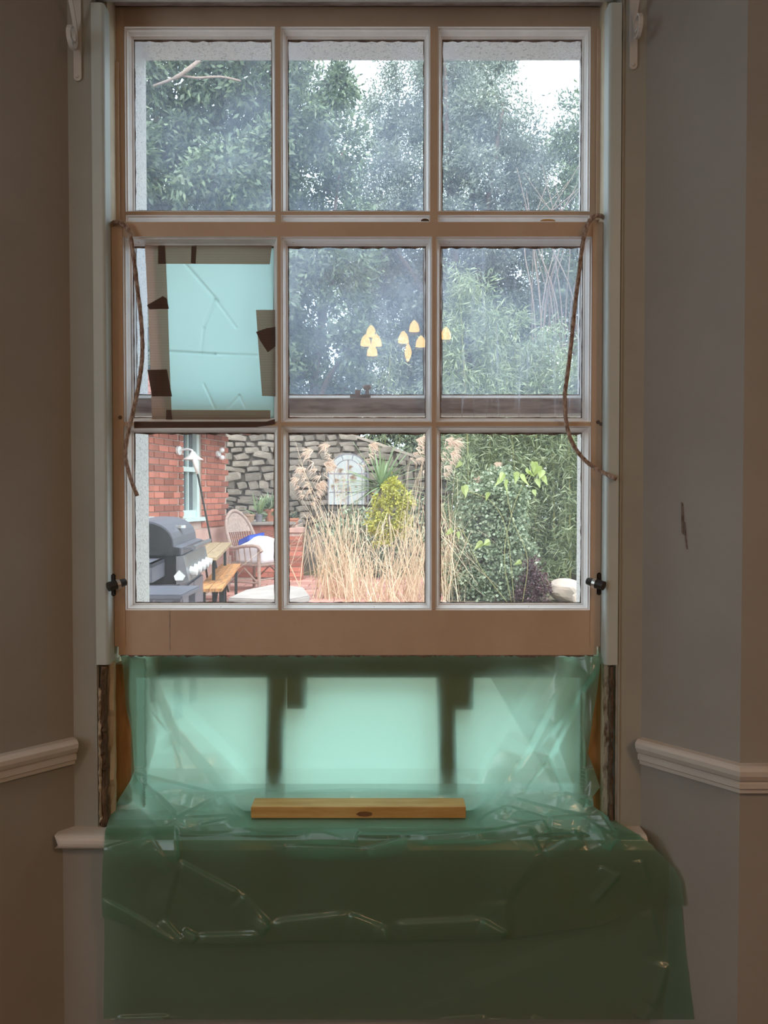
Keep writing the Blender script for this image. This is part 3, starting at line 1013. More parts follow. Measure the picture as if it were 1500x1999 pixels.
lines2 = [((340, 1600), (345, 1680), 10, -.016), ((345, 1680), (470, 1745), 9, -.012), ((470, 1745), (525, 1805), 12, -.012), ((345, 1690), (318, 1800), 10, -.008), ((318, 1800), (360, 1835), 9, -.012),
          ((205, 1655), (290, 1633), 6, -.008), ((290, 1633), (335, 1700), 8, -.009), ((200, 1790), (350, 1840), 9, -.010), ((360, 1812), (385, 1826), 7, -.018), ((385, 1824), (510, 1821), 8, -.014),
          ((525, 1803), (510, 1821), 8, -.016), ((525, 1805), (680, 1788), 14, -.012), ((680, 1788), (750, 1815), 12, -.012), ((750, 1815), (755, 1836), 6, -.014), ((770, 1808), (940, 1802), 14, -.012),
          ((940, 1802), (990, 1832), 10, -.016), ((1030, 1615), (1055, 1665), 8, -.010), ((1055, 1665), (985, 1760), 22, -.010), ((985, 1760), (990, 1832), 18, -.010), ((1062, 1664), (1110, 1640), 7, -.010),
          ((1120, 1620), (1140, 1650), 6, -.008), ((1160, 1590), (1188, 1655), 9, -.016), ((1172, 1702), (1210, 1732), 6, -.009), ((1210, 1732), (1160, 1786), 5, -.010), ((1250, 1690), (1265, 1766), 10, -.008),
          ((560, 1652), (715, 1657), 6, -.012), ((715, 1657), (795, 1636), 6, -.014), ((820, 1632), (950, 1622), 5, -.012), ((600, 1618), (665, 1636), 7, -.010), ((700, 1612), (690, 1645), 6, -.010)]
hang = smooth01((qy - 1608) / 20)
Y = Y - Yc2 * smooth01((qy - 1640) / 30) + tent(qx, qy, lines2) * hang + warp(qx, qy, 9, 260, 0.003) * hang
Y = np.where((qy > 1285) & (qy < 1605) & ((qx < 285) | (qx > 1135)), np.minimum(Y, 1.7555), Y)
# right end follows the splayed wall
Y = np.where(qy > 1600, np.minimum(Y, np.maximum(splayY(qx) - 0.020, 1.60)), Y)
# under the wooden block the film lies flat on the board
inblk = ((qx > 462) & (qx < 938) & (qy > 1553) & (qy < 1609))
zlim = Z_SILL + 0.0025
V = proj(qx, qy, Y)
sill_zone = (V[..., 1] > 1.668) & (V[..., 1] < 1.88) & (qy > 1545)
V[..., 2] = np.where(sill_zone, np.maximum(V[..., 2], zlim), V[..., 2])
wb = smooth01((qx - 440) / 42) * (1 - smooth01((qx - 918) / 42)) * smooth01((qy - 1550) / 16) * (1 - smooth01((qy - 1608) / 8))
V[..., 2] = V[..., 2] * (1 - wb) + np.minimum(V[..., 2], zlim) * wb
# lower hem: gentle irregular edge
hem_x = [198, 350, 510, 560, 755, 990, 1175, 1265, 1336]
hem_y = [1790, 1842, 1842, 1836, 1836, 1832, 1806, 1765, 1768]
hemz = np.interp(qx[-1], hem_x, hem_y)
k0 = 1660
f = np.clip((qy - k0) / (1838 - k0), 0, 1)
newpy = np.where(qy > k0, k0 + f * (hemz[None, :] - k0), qy)
V2 = proj(qx, newpy, Y)
V = np.where((qy > k0)[..., None], V2, V)
ny = qx.shape[0]
idx = np.arange(nx * ny).reshape(ny, nx)
fs = np.stack([idx[:-1, :-1], idx[:-1, 1:], idx[1:, 1:], idx[1:, :-1]], -1).reshape(-1, 4)
o = mk_np('plastic_sheet', V.reshape(-1, 3), fs, 'film', smooth=True)
tag(o, 'crumpled green plastic sheet filling the gap and folded over the window board', 'plastic sheet', 'green plastic sheeting')

# under layer: hangs further down the wall below the board
rows = [(1616, 1.692), (1628, 1.680), (1642, 1.6605), (1660, 1.6575), (1700, 1.659), (1800, 1.664), (1900, 1.670), (1990, 1.674)]
Lf = [(1616, 208), (1640, 206), (1700, 203), (1850, 204), (1990, 202)]
Rf = [(1616, 1205), (1640, 1255), (1670, 1290), (1720, 1318), (1760, 1330), (1850, 1338), (1990, 1356)]
qx, qy, Y = sheet('s', rows, Lf, Rf, [], nx, 1, 0, '')
lines = [((230, 1988), (330, 1985), 8, -.012), ((1305, 1880), (1275, 1970), 14, -.012), ((1310, 1870), (1335, 1990), 12, -.010), ((1275, 1970), (1255, 1996), 10, -.01), ((900, 1940), (1150, 1850), 40, -.006),
         ((860, 1996), (950, 1990), 12, -.014), ((1040, 1988), (1060, 1996), 10, -.012), ((1270, 1775), (1290, 1860), 10, -.008), ((600, 1990), (900, 1870), 60, .006)]
Y = Y + tent(qx, qy, lines) * smooth01((qy - 1700) / 60) + warp(qx, qy, 21, 300, 0.002) * smooth01((qy - 1680) / 60)
Y = np.minimum(Y, 1.694)
Y = np.where(qx > 1150, np.minimum(Y, splayY(qx) - 0.011), Y)
V = proj(qx, qy, Y)
V[..., 2] = np.where(V[..., 1] > 1.669, np.where(qy < 1650, np.maximum(V[..., 2], Z_SILL + 0.0012), V[..., 2]), V[..., 2])
o = mk_np('plastic_sheet', V.reshape(-1, 3), fs, 'film', smooth=True)
tag(o, 'lower layer of green plastic hanging down the wall below the window board', 'plastic sheet', 'green plastic sheeting')

# ------------------------------------------------------------------ pine block weighing the sheet down
z0 = Z_SILL + 0.0040
xa, xb = P(490, 1607, 1.752).x, P(910, 1607, 1.752).x
root = thing('pine_block', ((xa + xb) / 2, 1.78, z0), 'short sawn pine plank lying on the plastic sheet', 'wood block')
mk('plank', MB().box((xa, 1.752, z0), (xb, 1.806, z0 + 0.026)), 'pine', root, bevel=0.0012)
p = P(712, 1590, 1.752)
pts = [(p.x + 0.020 * math.cos(2 * math.pi * i / 14) * (1 if i % 2 else .85), p.z + .001 + 0.006 * math.sin(2 * math.pi * i / 14)) for i in range(14)]
mk('knot', MB().prism(pts, 1.7514, 1.753), 'knot', root)

# ------------------------------------------------------------------ chandelier (its glow shows in the panes) and added fill lamps
M['brass'] = solid('aged_brass', (0.45, 0.30, 0.12), (0.35, 0.22, 0.08), 0.35, 20, metal=0.9)
M['glow'] = emit('lit_amber_glass', (1.0, 0.58, 0.16), 13.0)
YG = Y_LOW + 0.0325
def mirror_pt(px, py, dist):
    q = P(px, py, dist)          # virtual point behind the glass
    return Vector((q.x, 2 * YG - q.y, q.z))
spots = [(725, 648, 0), (714, 666, 0), (735, 666, 0), (727, 685, 0), (809, 638, 0), (788, 660, 0), (797, 690, 1), (822, 668, 0), (871, 652, 0)]
hub = mirror_pt(790, 560, 5.55)
ch = thing('chandelier', (hub.x, hub.y, 2.3), 'brass chandelier with small lit amber glass shades', 'chandelier')
mk('ceiling_rose', MB().lathe((hub.x, hub.y, CEIL - 0.03), [(0.02, 0), (0.06, 0.01), (0.06, 0.03)], 20), 'brass', ch)
mk('stem', MB().tube([(hub.x, hub.y, CEIL - 0.02), (hub.x, hub.y, hub.z)], 0.008, 8), 'brass', ch)
for i, (px, py, kind) in enumerate(spots):
    c = mirror_pt(px, py, 5.55 + 0.14 * math.sin(i * 2.1))
    if kind:
        prof = [(0.004, 0.072), (0.018, 0.045), (0.026, 0.01), (0.022, -0.02), (0.006, -0.058)]
    else:
        prof = [(0.006, 0.048), (0.021, 0.032), (0.034, 0.006), (0.039, -0.032)]
    s = mk('shade', MB().lathe(c, list(reversed(prof)), 18), 'glow', ch, smooth=True)
    top = c + Vector((0, 0, 0.075 if kind else 0.044))
    mid = (top + hub) / 2 + Vector((0, 0, 0.06))
    mk('arm', MB().tube(catmull([top, top + Vector((0, 0, 0.03)), mid, hub], 6), 0.003, 6), 'brass', ch)

M['fill_glow'] = emit('fill_lamp_glow', (1.0, 0.60, 0.30), 4.0)
def added_fill_lamp(x, y, e, label):  # unseen warm lamp added to brighten the window wall, chandelier alone is too weak
    t = thing('added_fill_lamp', (x, y, CEIL - 0.09), label, 'lamp', 'added fill lamps')
    mk('fill_lamp_base', MB().lathe((x, y, CEIL - 0.02), [(0.20, 0), (0.20, 0.02)], 28), 'brass', t)
    mk('fill_lamp_shade', MB().lathe((x, y, CEIL - 0.09), [(0.02, 0), (0.12, 0.012), (0.17, 0.035), (0.185, 0.07)], 28), 'fill_glow', t, smooth=True)
    ld = bpy.data.lights.new('added_fill_light', 'AREA')
    ld.shape = 'DISK'
    ld.size = 0.3
    ld.energy = e
    ld.color = (1.0, 0.60, 0.33)
    lo = bpy.data.objects.new('added_fill_light', ld)
    COL.objects.link(lo)
    lo.parent = t
    lo.location = (0, 0, -0.012)
added_fill_lamp(1.75, -0.9, 26, 'round fill lamp added on the ceiling, right side of the room')
added_fill_lamp(-1.95, -0.9, 13, 'round fill lamp added on the ceiling, left side of the room')

# dark scuff and a chip on the splayed wall right of the window
def wall_mark(name, pts, mat):
    wr = bpy.data.objects['wall_right']
    a = [P(x, y, float(splayY(np.array(x))) - 0.0004) for x, y in pts]
    n = Vector((-kR, -1, 0)).normalized() * 0.0012
    mk(name, MB().hexa([tuple(q) for q in a], [tuple(q + n) for q in a]), mat, wr)
wall_mark('scuff', [(1331, 980), (1334, 983), (1336, 1010), (1336, 1045), (1332, 1040), (1331, 1010)], 'putty')
wall_mark('scuff', [(1337, 1018), (1339, 1020), (1341, 1050), (1344, 1073), (1341, 1072), (1338, 1050)], 'putty')
wall_mark('paint_chip', [(1433, 1638), (1437, 1632), (1441, 1640), (1436, 1644)], 'mould')

# ================================================================== THE GARDEN
GZ = 0.15
M['soil'] = solid('garden_soil', (0.16, 0.12, 0.08), (0.10, 0.10, 0.05), 0.95, 3, bump=0.5)
M['paver'] = solid('red_paver', (0.58, 0.30, 0.25), (0.48, 0.24, 0.20), 0.85, 6, rnd=0.22, bump=0.2, spots=(9, 0.6, (0.55, 0.42, 0.38)))
M['brick'] = solid('red_brick', (0.47, 0.18, 0.13), (0.38, 0.14, 0.105), 0.85, 9, rnd=0.35, bump=0.3, bscale=60)
M['mortar'] = solid('lime_mortar', (0.58, 0.46, 0.40), (0.50, 0.38, 0.33), 0.95, 12, bump=0.3)
M['stone'] = solid('field_stone', (0.27, 0.225, 0.185), (0.19, 0.16, 0.135), 0.9, 5, rnd=0.3, bump=0.6, bscale=18, spots=(6, 0.66, (0.34, 0.33, 0.18)))
M['stonejoint'] = solid('stone_joint', (0.25, 0.21, 0.175), (0.17, 0.14, 0.115), 0.95, 8, bump=0.5)
M['plinth'] = solid('pink_plinth', (0.62, 0.42, 0.36), (0.50, 0.32, 0.28), 0.9, 5, bump=0.2)
M['bluewood'] = solid('pale_blue_paint', (0.62, 0.74, 0.72), (0.56, 0.68, 0.67), 0.5, 8)
M['darkglass'] = solid('dark_window_glass', (0.10, 0.12, 0.13), (0.14, 0.16, 0.17), 0.08, 3)
M['rooftile'] = solid('clay_tile', (0.42, 0.15, 0.09), (0.30, 0.11, 0.07), 0.85, 7, rnd=0.2)
M['terracotta'] = solid('terracotta', (0.52, 0.21, 0.13), (0.44, 0.20, 0.14), 0.85, 10, rnd=0.12)
M['pot_pale'] = solid('pale_clay', (0.46, 0.33, 0.24), (0.40, 0.26, 0.18), 0.85, 10)
M['pot_black'] = solid('black_plastic', (0.03, 0.03, 0.035), (0.06, 0.06, 0.065), 0.5, 20)
M['pot_grey'] = solid('grey_plastic', (0.25, 0.24, 0.27), (0.20, 0.19, 0.22), 0.6, 20)
M['copper'] = solid('old_copper', (0.50, 0.32, 0.18), (0.36, 0.22, 0.13), 0.4, 14, metal=0.5)
M['bbq'] = solid('bbq_grey', (0.155, 0.155, 0.185), (0.13, 0.13, 0.16), 0.4, 12)
M['bbq_dark'] = solid('bbq_black', (0.02, 0.02, 0.022), (0.035, 0.035, 0.038), 0.5, 30)
M['bbq_steel'] = solid('bbq_steel', (0.26, 0.26, 0.28), (0.20, 0.20, 0.22), 0.35, 16, metal=0.4)
M['white'] = solid('white_enamel', (0.85, 0.86, 0.86), (0.78, 0.79, 0.8), 0.4, 10)
M['benchwood'] = solid('worn_orange_wood', (0.62, 0.29, 0.11), (0.20, 0.13, 0.09), 0.8, 5, (9, 1, 1), bump=0.2, p0=0.45, p1=0.68)
M['tablewood'] = solid('worn_grey_wood', (0.46, 0.33, 0.20), (0.25, 0.19, 0.12), 0.8, 5, (9, 1, 1), bump=0.2)
M['greenmetal'] = solid('green_black_metal', (0.03, 0.04, 0.04), (0.05, 0.06, 0.055), 0.5, 20)
M['wicker'] = solid('grey_wicker', (0.48, 0.36, 0.31), (0.30, 0.22, 0.19), 0.8, 40, bump=0.4)
M['bag'] = solid('white_sack', (0.86, 0.86, 0.90), (0.74, 0.75, 0.82), 0.45, 6, bump=0.2)
M['bagblue'] = solid('blue_sack_print', (0.04, 0.09, 0.45), (0.06, 0.12, 0.5), 0.45, 6)
M['slab'] = solid('pale_stone_slab', (0.46, 0.40, 0.37), (0.36, 0.31, 0.285), 0.85, 5, bump=0.3)
M['slabedge'] = solid('grey_stone_block', (0.38, 0.34, 0.31), (0.26, 0.23, 0.21), 0.9, 8, bump=0.6)
M['mirror'] = solid('garden_mirror', (0.82, 0.84, 0.85), (0.78, 0.80, 0.82), 0.03, 3, metal=1.0)
M['bark'] = solid('tree_bark', (0.24, 0.17, 0.13), (0.15, 0.11, 0.09), 0.9, 12, bump=0.5)
M['twig'] = solid('pale_twig', (0.34, 0.25, 0.21), (0.24, 0.18, 0.15), 0.9, 20)
M['rock'] = solid('garden_rock', (0.58, 0.46, 0.38), (0.42, 0.36, 0.31), 0.9, 6, bump=0.6, bscale=16)
M['leaf_laurel'] = leafmat('laurel_leaf', (0.055, 0.095, 0.06), (0.28, 0.36, 0.20))
M['leaf_holm'] = leafmat('holm_oak_leaf', (0.10, 0.135, 0.11), (0.42, 0.46, 0.36))
M['leaf_dark'] = leafmat('dark_leaf', (0.035, 0.06, 0.05), (0.14, 0.19, 0.13))
M['leaf_bamboo'] = leafmat('bamboo_leaf', (0.16, 0.225, 0.12), (0.58, 0.65, 0.40))
M['leaf_ivy'] = leafmat('ivy_leaf', (0.13, 0.19, 0.11), (0.52, 0.60, 0.42), 0.25)
M['leaf_gold'] = leafmat('golden_leaf', (0.33, 0.34, 0.04), (0.74, 0.70, 0.14))
M['leaf_lime'] = leafmat('lime_leaf', (0.34, 0.48, 0.14), (0.55, 0.62, 0.22), 0.5)
M['leaf_yucca'] = leafmat('yucca_leaf', (0.16, 0.26, 0.13), (0.36, 0.46, 0.24), 0.2)
M['leaf_purple'] = leafmat('purple_leaf', (0.05, 0.02, 0.03), (0.20, 0.10, 0.11), 0.2)
M['straw'] = leafmat('dry_grass', (0.50, 0.34, 0.21), (0.92, 0.76, 0.55), 0.25)
M['plume'] = leafmat('seed_plume', (0.62, 0.44, 0.33), (0.88, 0.72, 0.58), 0.4)
M['culm'] = solid('bamboo_culm', (0.42, 0.38, 0.16), (0.32, 0.33, 0.12), 0.6, 8)


def leaves(c, length, width, droop=0.3, seed=0, direc=None, jit=0.8):
    """one bent quad per leaf at centres c (n,3); returns verts, faces"""
    r = np.random.default_rng(seed)
    n = len(c)
    d = r.normal(size=(n, 3))
    if direc is not None:
        d = d * jit + direc
    d[:, 2] -= droop
    d /= np.linalg.norm(d, axis=1, keepdims=True) + 1e-9
    u = r.normal(size=(n, 3))
    s = np.cross(d, u)
    s /= np.linalg.norm(s, axis=1, keepdims=True) + 1e-9
    nn = np.cross(s, d)
    L = length * r.uniform(0.6, 1.3, (n, 1))
    Wd = width * r.uniform(0.7, 1.25, (n, 1))
    a = c
    l = c + d * L * 0.45 + s * Wd * 0.5 + nn * Wd * 0.15
    t = c + d * L
    rr = c + d * L * 0.45 - s * Wd * 0.5 + nn * Wd * 0.15
    v = np.stack([a, l, t, rr], 1).reshape(-1, 3)
    f = np.arange(4 * n).reshape(n, 4)
    return v, f


def blob_points(blobs, per, seed, sub=26, spread=0.16, shell=0.55):
    """clumps of leaf centres: each blob (centre, radius) gets sub-clumps near its skin"""
    r = np.random.default_rng(seed)
    out, dirs = [], []
    for (c, rad, wgt) in blobs:
        rad = np.array(rad if hasattr(rad, '__len__') else (rad, rad, rad))
        k = max(3, int(sub * wgt))
        d = r.normal(size=(k, 3))
        d /= np.linalg.norm(d, axis=1, keepdims=True)
        q = d * (r.uniform(shell, 1.0, (k, 1))) * rad + np.array(c)
        m = max(1, int(per * wgt / k))
        pts = np.repeat(q, m, 0) + r.normal(size=(k * m, 3)) * rad.mean() * spread
        out.append(pts)
        dirs.append(np.repeat(d, m, 0) * 0.9)
    return np.concatenate(out), np.concatenate(dirs)


def plant(name, loc, label, cat, group=None):
    return thing(name, loc, label, cat, group)


def foliage(root, blobs, per, mat, length, width, seed, name='foliage', **kw):
    pts, dirs = blob_points(blobs, per, seed, **kw)
    pts = pts[pts[:, 2] > GZ + 0.02]
    dirs = dirs[:len(pts)]
    v, f = leaves(pts, length, width, 0.35, seed + 1, dirs)
    o = mk_np(name, v, f, mat, root)
    o['kind'] = 'stuff'
    return o


def B(px, py, Y, rpx, w=1.0, sy=1.0):
    r = rpx * Y / F
    p = P(px, py, Y)
    return ((p.x, p.y, p.z), (r, r * sy, r), w)


def trunk(root, base, tips, r0, name='trunk', mat='bark'):
    m = MB()
    base = Vector(base)
    top = sum((Vector(t) for t in tips), Vector()) / len(tips)
    fork = base.lerp(Vector((base.x * .7 + top.x * .3, top.y, top.z)), 0.5)
    m.tube(catmull([base, base.lerp(fork, .5) + Vector((.05, 0, 0)), fork], 5), [r0 * (1 - .04 * i) for i in range(11)], 9)
    for t in tips:
        t = Vector(t)
        mid = fork.lerp(t, .5) + Vector((random.uniform(-.15, .15), 0, .1))
        path = catmull([fork - Vector((0, 0, .1)), mid, t], 5)
        m.tube(path, [r0 * .55 * (1 - i / (len(path) + 2)) for i in range(len(path))], 6)
    return mk(name, m, mat, root, smooth=True)


# ground
struct('ground', MB().box((-14, Y_OUT, GZ - 0.2), (14, 40, GZ)), 'soil', 'earth of the garden')
# red pavers of the patio, joint by joint
pav_mesh = None
pt = thing('floor_patio', (-0.7, 9.5, GZ), 'red brick patio paving in the garden', None, kind='structure')
mk('paving_bed', MB().box((-2.3, 2.1, GZ + 0.001), (0.75, 12.2, GZ + 0.012)), 'mortar', pt)
pm = MB().box((-0.145, -0.145, 0), (0.145, 0.145, 0.022))
first = None
r = random.Random(4)
for i in range(11):
    for j in range(15):
        x = -2.1 + 0.30 * i + (0.15 if j % 2 else 0)
        y = 7.7 + 0.30 * j
        if x > 0.6:
            continue
        if first is None:
            first = mk('paver', pm, 'paver', pt, bevel=0.004)
            o = first
        else:
            o = first.copy()
            COL.objects.link(o)
        o.location = Vector((x, y, GZ + 0.008 + r.uniform(0, 0.004))) - Vector(pt.location)

# ------------------------------------------------------------------ brick wing of the house on the left
HA, HB = Vector((-2.66, 8.75)), Vector((-2.20, 10.75))
hd = (HB - HA).normalized()
hn = Vector((hd.y, -hd.x))
HZ1 = 2.42
def hw(s, o, z):
    p = HA + hd * s + hn * o
    return (p.x, p.y, z)
def hbox(m, s0, s1, o0, o1, z0, z1):
    return m.hexa([hw(s0, o0, z0), hw(s1, o0, z0), hw(s1, o1, z0), hw(s0, o1, z0)], [hw(s0, o0, z1), hw(s1, o0, z1), hw(s1, o1, z1), hw(s0, o1, z1)])
LH = (HB - HA).length
S0 = -2.6
wing = thing('wall_brick_wing', (HA.x, HA.y, GZ), 'red brick wing of the house beyond the barbecue', None, kind='structure')
wa0, wa1 = -1.22, -0.04          # nearer window (along the wall)
wb0, wb1 = 0.78, 1.28            # farther narrow window
m = MB()
for s0, s1, z0, z1 in ((S0, wa0, GZ, HZ1), (wa1, wb0, GZ, HZ1), (wb1, LH, GZ, HZ1), (wa0, wa1, GZ, 1.14), (wb0, wb1, GZ, 1.10)):
    hbox(m, s0, s1, -0.30, -0.008, z0, z1)
m.hexa([hw(LH - 0.3, -0.01, GZ), hw(LH - 0.01, -0.01, GZ), hw(LH - 0.01, -3.0, GZ), hw(LH - 0.3, -3.0, GZ)],
       [hw(LH - 0.3, -0.01, HZ1), hw(LH - 0.01, -0.01, HZ1), hw(LH - 0.01, -3.0, HZ1), hw(LH - 0.3, -3.0, HZ1)])
mk('wall_core', m, 'mortar', wing)
ang = math.atan2(hd.y, hd.x)
def brick_obj(first, parent, x, y, z, a):
    o = first.copy()
    COL.objects.link(o)
    o.parent = parent
    o.rotation_euler = (0, 0, a)
    o.location = Vector((x, y, z)) - Vector(parent.location)
    return o
BL, BH = 0.225, 0.078
bm0 = MB().box((-0.1075, -0.05, 0), (0.1075, 0.007, 0.066))
bm0 = MB().box((-0.1075, -0.007, 0), (0.1075, 0.05, 0.066))
proto = None
half = None
z = 1.02
row = 0
nb = 0
while z < HZ1 - 0.03:
    s = wa1 + 0.115 - (BL / 2 if row % 2 else 0)
    while s < LH - 0.05:
        skip = (wb0 - 0.10 < s < wb1 + 0.10) or (s < wa1 + 0.105)
        if not skip:
            p = hw(s, 0.0, z)
            if proto is None:
                proto = mk('brick', MB().box((-0.1075, -0.004, 0), (0.1075, 0.012, 0.066)), 'brick', wing, bevel=0.003)
                proto.rotation_euler = (0, 0, ang)
                proto.location = Vector(p) - Vector(wing.location)
            else:
                brick_obj(proto, wing, *p, ang)
            nb += 1
        s += BL
    # closers at the window edges, darker header ends
    for sc in (wa1 + 0.055, wb0 - 0.05, wb1 + 0.05):
        if half is None:
            half = mk('brick_end', MB().box((-0.05, -0.004, 0), (0.05, 0.013, 0.066)), 'brick', wing, bevel=0.003)
            half.rotation_euler = (0, 0, ang)
            half.location = Vector(hw(sc, 0, z)) - Vector(wing.location)
        else:
            brick_obj(half, wing, *hw(sc, 0.0, z), ang)
    z += BH
    row += 1
mk('plinth', hbox(MB(), S0, LH, -0.01, 0.03, GZ, 1.0), 'plinth', wing)
# sash windows of the wing
def wing_window(name, s0, s1, z0, z1, label):
    t = thing(name, hw((s0 + s1) / 2, 0, z0), label, None, kind='structure')
    w = 0.07
    for a, b in ((s0, s0 + w), (s1 - w, s1)):
        mk('window_jamb', hbox(MB(), a, b, -0.14, -0.03, z0, z1), 'bluewood', t)
    mk('window_sill', hbox(MB(), s0 - 0.04, s1 + 0.04, -0.14, 0.05, z0 - 0.05, z0), 'bluewood', t)
    mk('meeting_rail', hbox(MB(), s0 + w, s1 - w, -0.12, -0.04, (z0 + z1) / 2 - 0.03, (z0 + z1) / 2 + 0.03), 'bluewood', t)
    mk('bottom_rail', hbox(MB(), s0 + w, s1 - w, -0.12, -0.05, z0, z0 + 0.09), 'bluewood', t)
    mk('glazing_bar', hbox(MB(), (s0 + s1) / 2 - .012, (s0 + s1) / 2 + .012, -0.11, -0.06, z0, z1), 'bluewood', t)
    for za, zb in ((z0 + .05, (z0 + z1) / 2 - .02), ((z0 + z1) / 2 + .02, z1)):
        mk('window_pane', hbox(MB(), s0 + w - .01, s1 - w + .01, -0.10, -0.092, za, zb), 'darkglass', t)
wing_window('window_3', wa0, wa1, 1.20, 2.38, 'pale blue sash window in the brick wing beside the roughcast reveal')
wing_window('window_4', wb0, wb1, 1.16, 2.38, 'narrow pale blue window between two stretches of brickwork')
# eaves and tiled roof
rf = thing('roof_wing', hw(0, 0, HZ1), 'clay tile roof of the brick wing', None, kind='structure')
ov = 0.22
rise = 0.55
mk('roof_deck', MB().hexa([hw(S0, ov, HZ1 - ov * rise + .04), hw(LH + .15, ov, HZ1 - ov * rise + .04), hw(LH + .15, -2.4, HZ1 + 2.4 * rise + .04), hw(S0, -2.4, HZ1 + 2.4 * rise + .04)],
                           [hw(S0, ov, HZ1 - ov * rise + .09), hw(LH + .15, ov, HZ1 - ov * rise + .09), hw(LH + .15, -2.4, HZ1 + 2.4 * rise + .09), hw(S0, -2.4, HZ1 + 2.4 * rise + .09)]), 'bark', rf)
tp = None
for i in range(8):
    for j in range(15):
        o_ = ov - 0.03 - i * 0.30
        s_ = S0 + 0.17 + j * 0.32
        p = Vector(hw(s_, o_, HZ1 - o_ * rise + .095 + .01))
        if tp is None:
            sl = math.atan(rise)
            vs = []
            for a in (-.16, .16):
                for b in (-.19, .17):
                    for c in (0, .02):
                        vs.append((a, -b * math.cos(sl), -b * math.sin(sl) * -1 * -1 + c + (0.02 if b < 0 else 0)))
            tb = MB().hexa([(-.155, -.17, -.17 * rise + .0), (.155, -.17, -.17 * rise), (.155, .17, .17 * rise - .02), (-.155, .17, .17 * rise - .02)],
                           [(-.155, -.17, -.17 * rise + .022), (.155, -.17, -.17 * rise + .022), (.155, .17, .17 * rise), (-.155, .17, .17 * rise)])
            tp = mk('roof_tile', tb, 'rooftile', rf, base=False)
            tp.rotation_euler = (0, 0, ang)
            tp.location = p - Vector(rf.location)
        else:
            brick_obj(tp, rf, *p, ang)
mk('gutter', MB().tube([hw(S0, ov + .05, HZ1 - ov * rise + .03), hw(LH + .15, ov + .05, HZ1 - ov * rise + .03)], .045, 10), 'rooftile', rf)

# wall lamp
lp = Vector(hw(0.62, 0.0, PZ(880, 9.4)))
t = thing('wall_lamp', lp, 'white barn-style lamp on the brick wall', 'lamp')
hn3 = Vector((hn.x, hn.y, 0))
mk('wall_plate', MB().tube([lp + hn3 * .012, lp + hn3 * .045], .055, 14), 'white', t)
mk('arm', MB().tube(catmull([lp + hn3 * .03, lp + hn3 * .13 + Vector((0, 0, .015)), lp + hn3 * .20, lp + hn3 * .215 + Vector((0, 0, -.04))], 5), .013, 8), 'white', t, smooth=True)
mk('shade', MB().lathe(lp + hn3 * .215 + Vector((0, 0, -.115)), [(.125, 0), (.120, .008), (.05, .055), (.03, .09), (.022, .10)], 20), 'white', t, smooth=True)
# twin security lamp
lp = Vector(hw(1.72, 0.0, PZ(886, 10.4)))
t = thing('security_lamp', lp, 'small white twin security light near the wall corner', 'lamp')
mk('housing', MB().tube([lp + hn3 * .012, lp + hn3 * .05], .045, 12), 'white', t)
for dz in (.05, -.05):
    mk('spot_head', MB().lathe(lp + hn3 * .08 + Vector((0, 0, dz - .03)), [(.022, 0), (.038, .015), (.038, .05), (.015, .062)], 12), 'white', t, smooth=True)
# leaning pole
a, b = P(386, 925, 9.15), P(411, 1050, 9.3)
b2 = a + (b - a) * 1.0
t = thing('garden_pole', Vector((b.x, b.y, GZ)), 'thin dark pole leaning on the brick wall', 'pole')
dirp = (b - a).normalized()
foot = b + dirp * ((b.z - GZ) / -dirp.z)
mk('shaft', MB().tube([a, foot], .012, 8), 'greenmetal', t)
mk('head', MB().tube([a - dirp * .20, a - dirp * .16, a], [.014, .034, .016], 10), 'white', t, smooth=True)

# ------------------------------------------------------------------ stone garden wall
YS = 13.0
sw = thing('wall_stone', (-0.6, YS, GZ), 'old rubble stone wall at the end of the garden', None, kind='structure')
def wtop(x):
    px = 750 + x / YS * F
    return float(np.interp(px, [380, 640, 690, 830, 900], [PZ(795, YS), PZ(835, YS), PZ(850, YS), PZ(897, YS), PZ(915, YS)]))
xs = np.linspace(-3.4, 1.15, 30)
poly = [(float(x), wtop(x) - .03) for x in xs]
mk('wall_core', MB().prism([(-3.4, GZ), (1.15, GZ)] + list(reversed(poly)), YS + .02, YS + .45), 'stonejoint', sw)
protos = []
r = random.Random(5)
for i in range(6):
    bm = bmesh.new()
    bmesh.ops.create_icosphere(bm, subdivisions=1, radius=1)
    for v in bm.verts:
        c = v.co
        q = Vector([math.copysign(abs(k) ** 0.38, k) for k in c])
        v.co = Vector((q.x * .5 * r.uniform(.8, 1.08), q.y * .5, q.z * .5 * r.uniform(.75, 1.08)))
    me = bpy.data.meshes.new('stone')
    bm.to_mesh(me)
    bm.free()
    me.materials.append(M['stone'])
    protos.append(me)
z = 0.95
while z < 3.1:
    h = r.uniform(.075, .16)
    x = -3.2 + r.uniform(0, .2)
    while x < 0.95:
        w = r.uniform(.14, .40)
        if z + h < wtop(x + w / 2) + 0.03:
            o = link('stone', r.choice(protos), (x + w / 2, YS + .01 - r.uniform(0, .03), z + h / 2 + r.uniform(-.02, .02)), sw)
            o.scale = (w * r.uniform(.98, 1.12), .16, h * r.uniform(.95, 1.3))
            o.rotation_euler = (0, r.uniform(-.2, .2), r.uniform(-.08, .08))
        x += w
    z += h * .97
m = MB()
for i in range(29):
    x0, x1 = float(xs[i]), float(xs[i + 1])
    m.hexa([(x0, YS - .06, wtop(x0) - .03), (x1, YS - .06, wtop(x1) - .03), (x1, YS + .5, wtop(x1) - .03), (x0, YS + .5, wtop(x0) - .03)],
           [(x0, YS - .04, wtop(x0) + .02), (x1, YS - .04, wtop(x1) + .02), (x1, YS + .48, wtop(x1) + .02), (x0, YS + .48, wtop(x0) + .02)])
mk('coping', m, 'stone', sw)

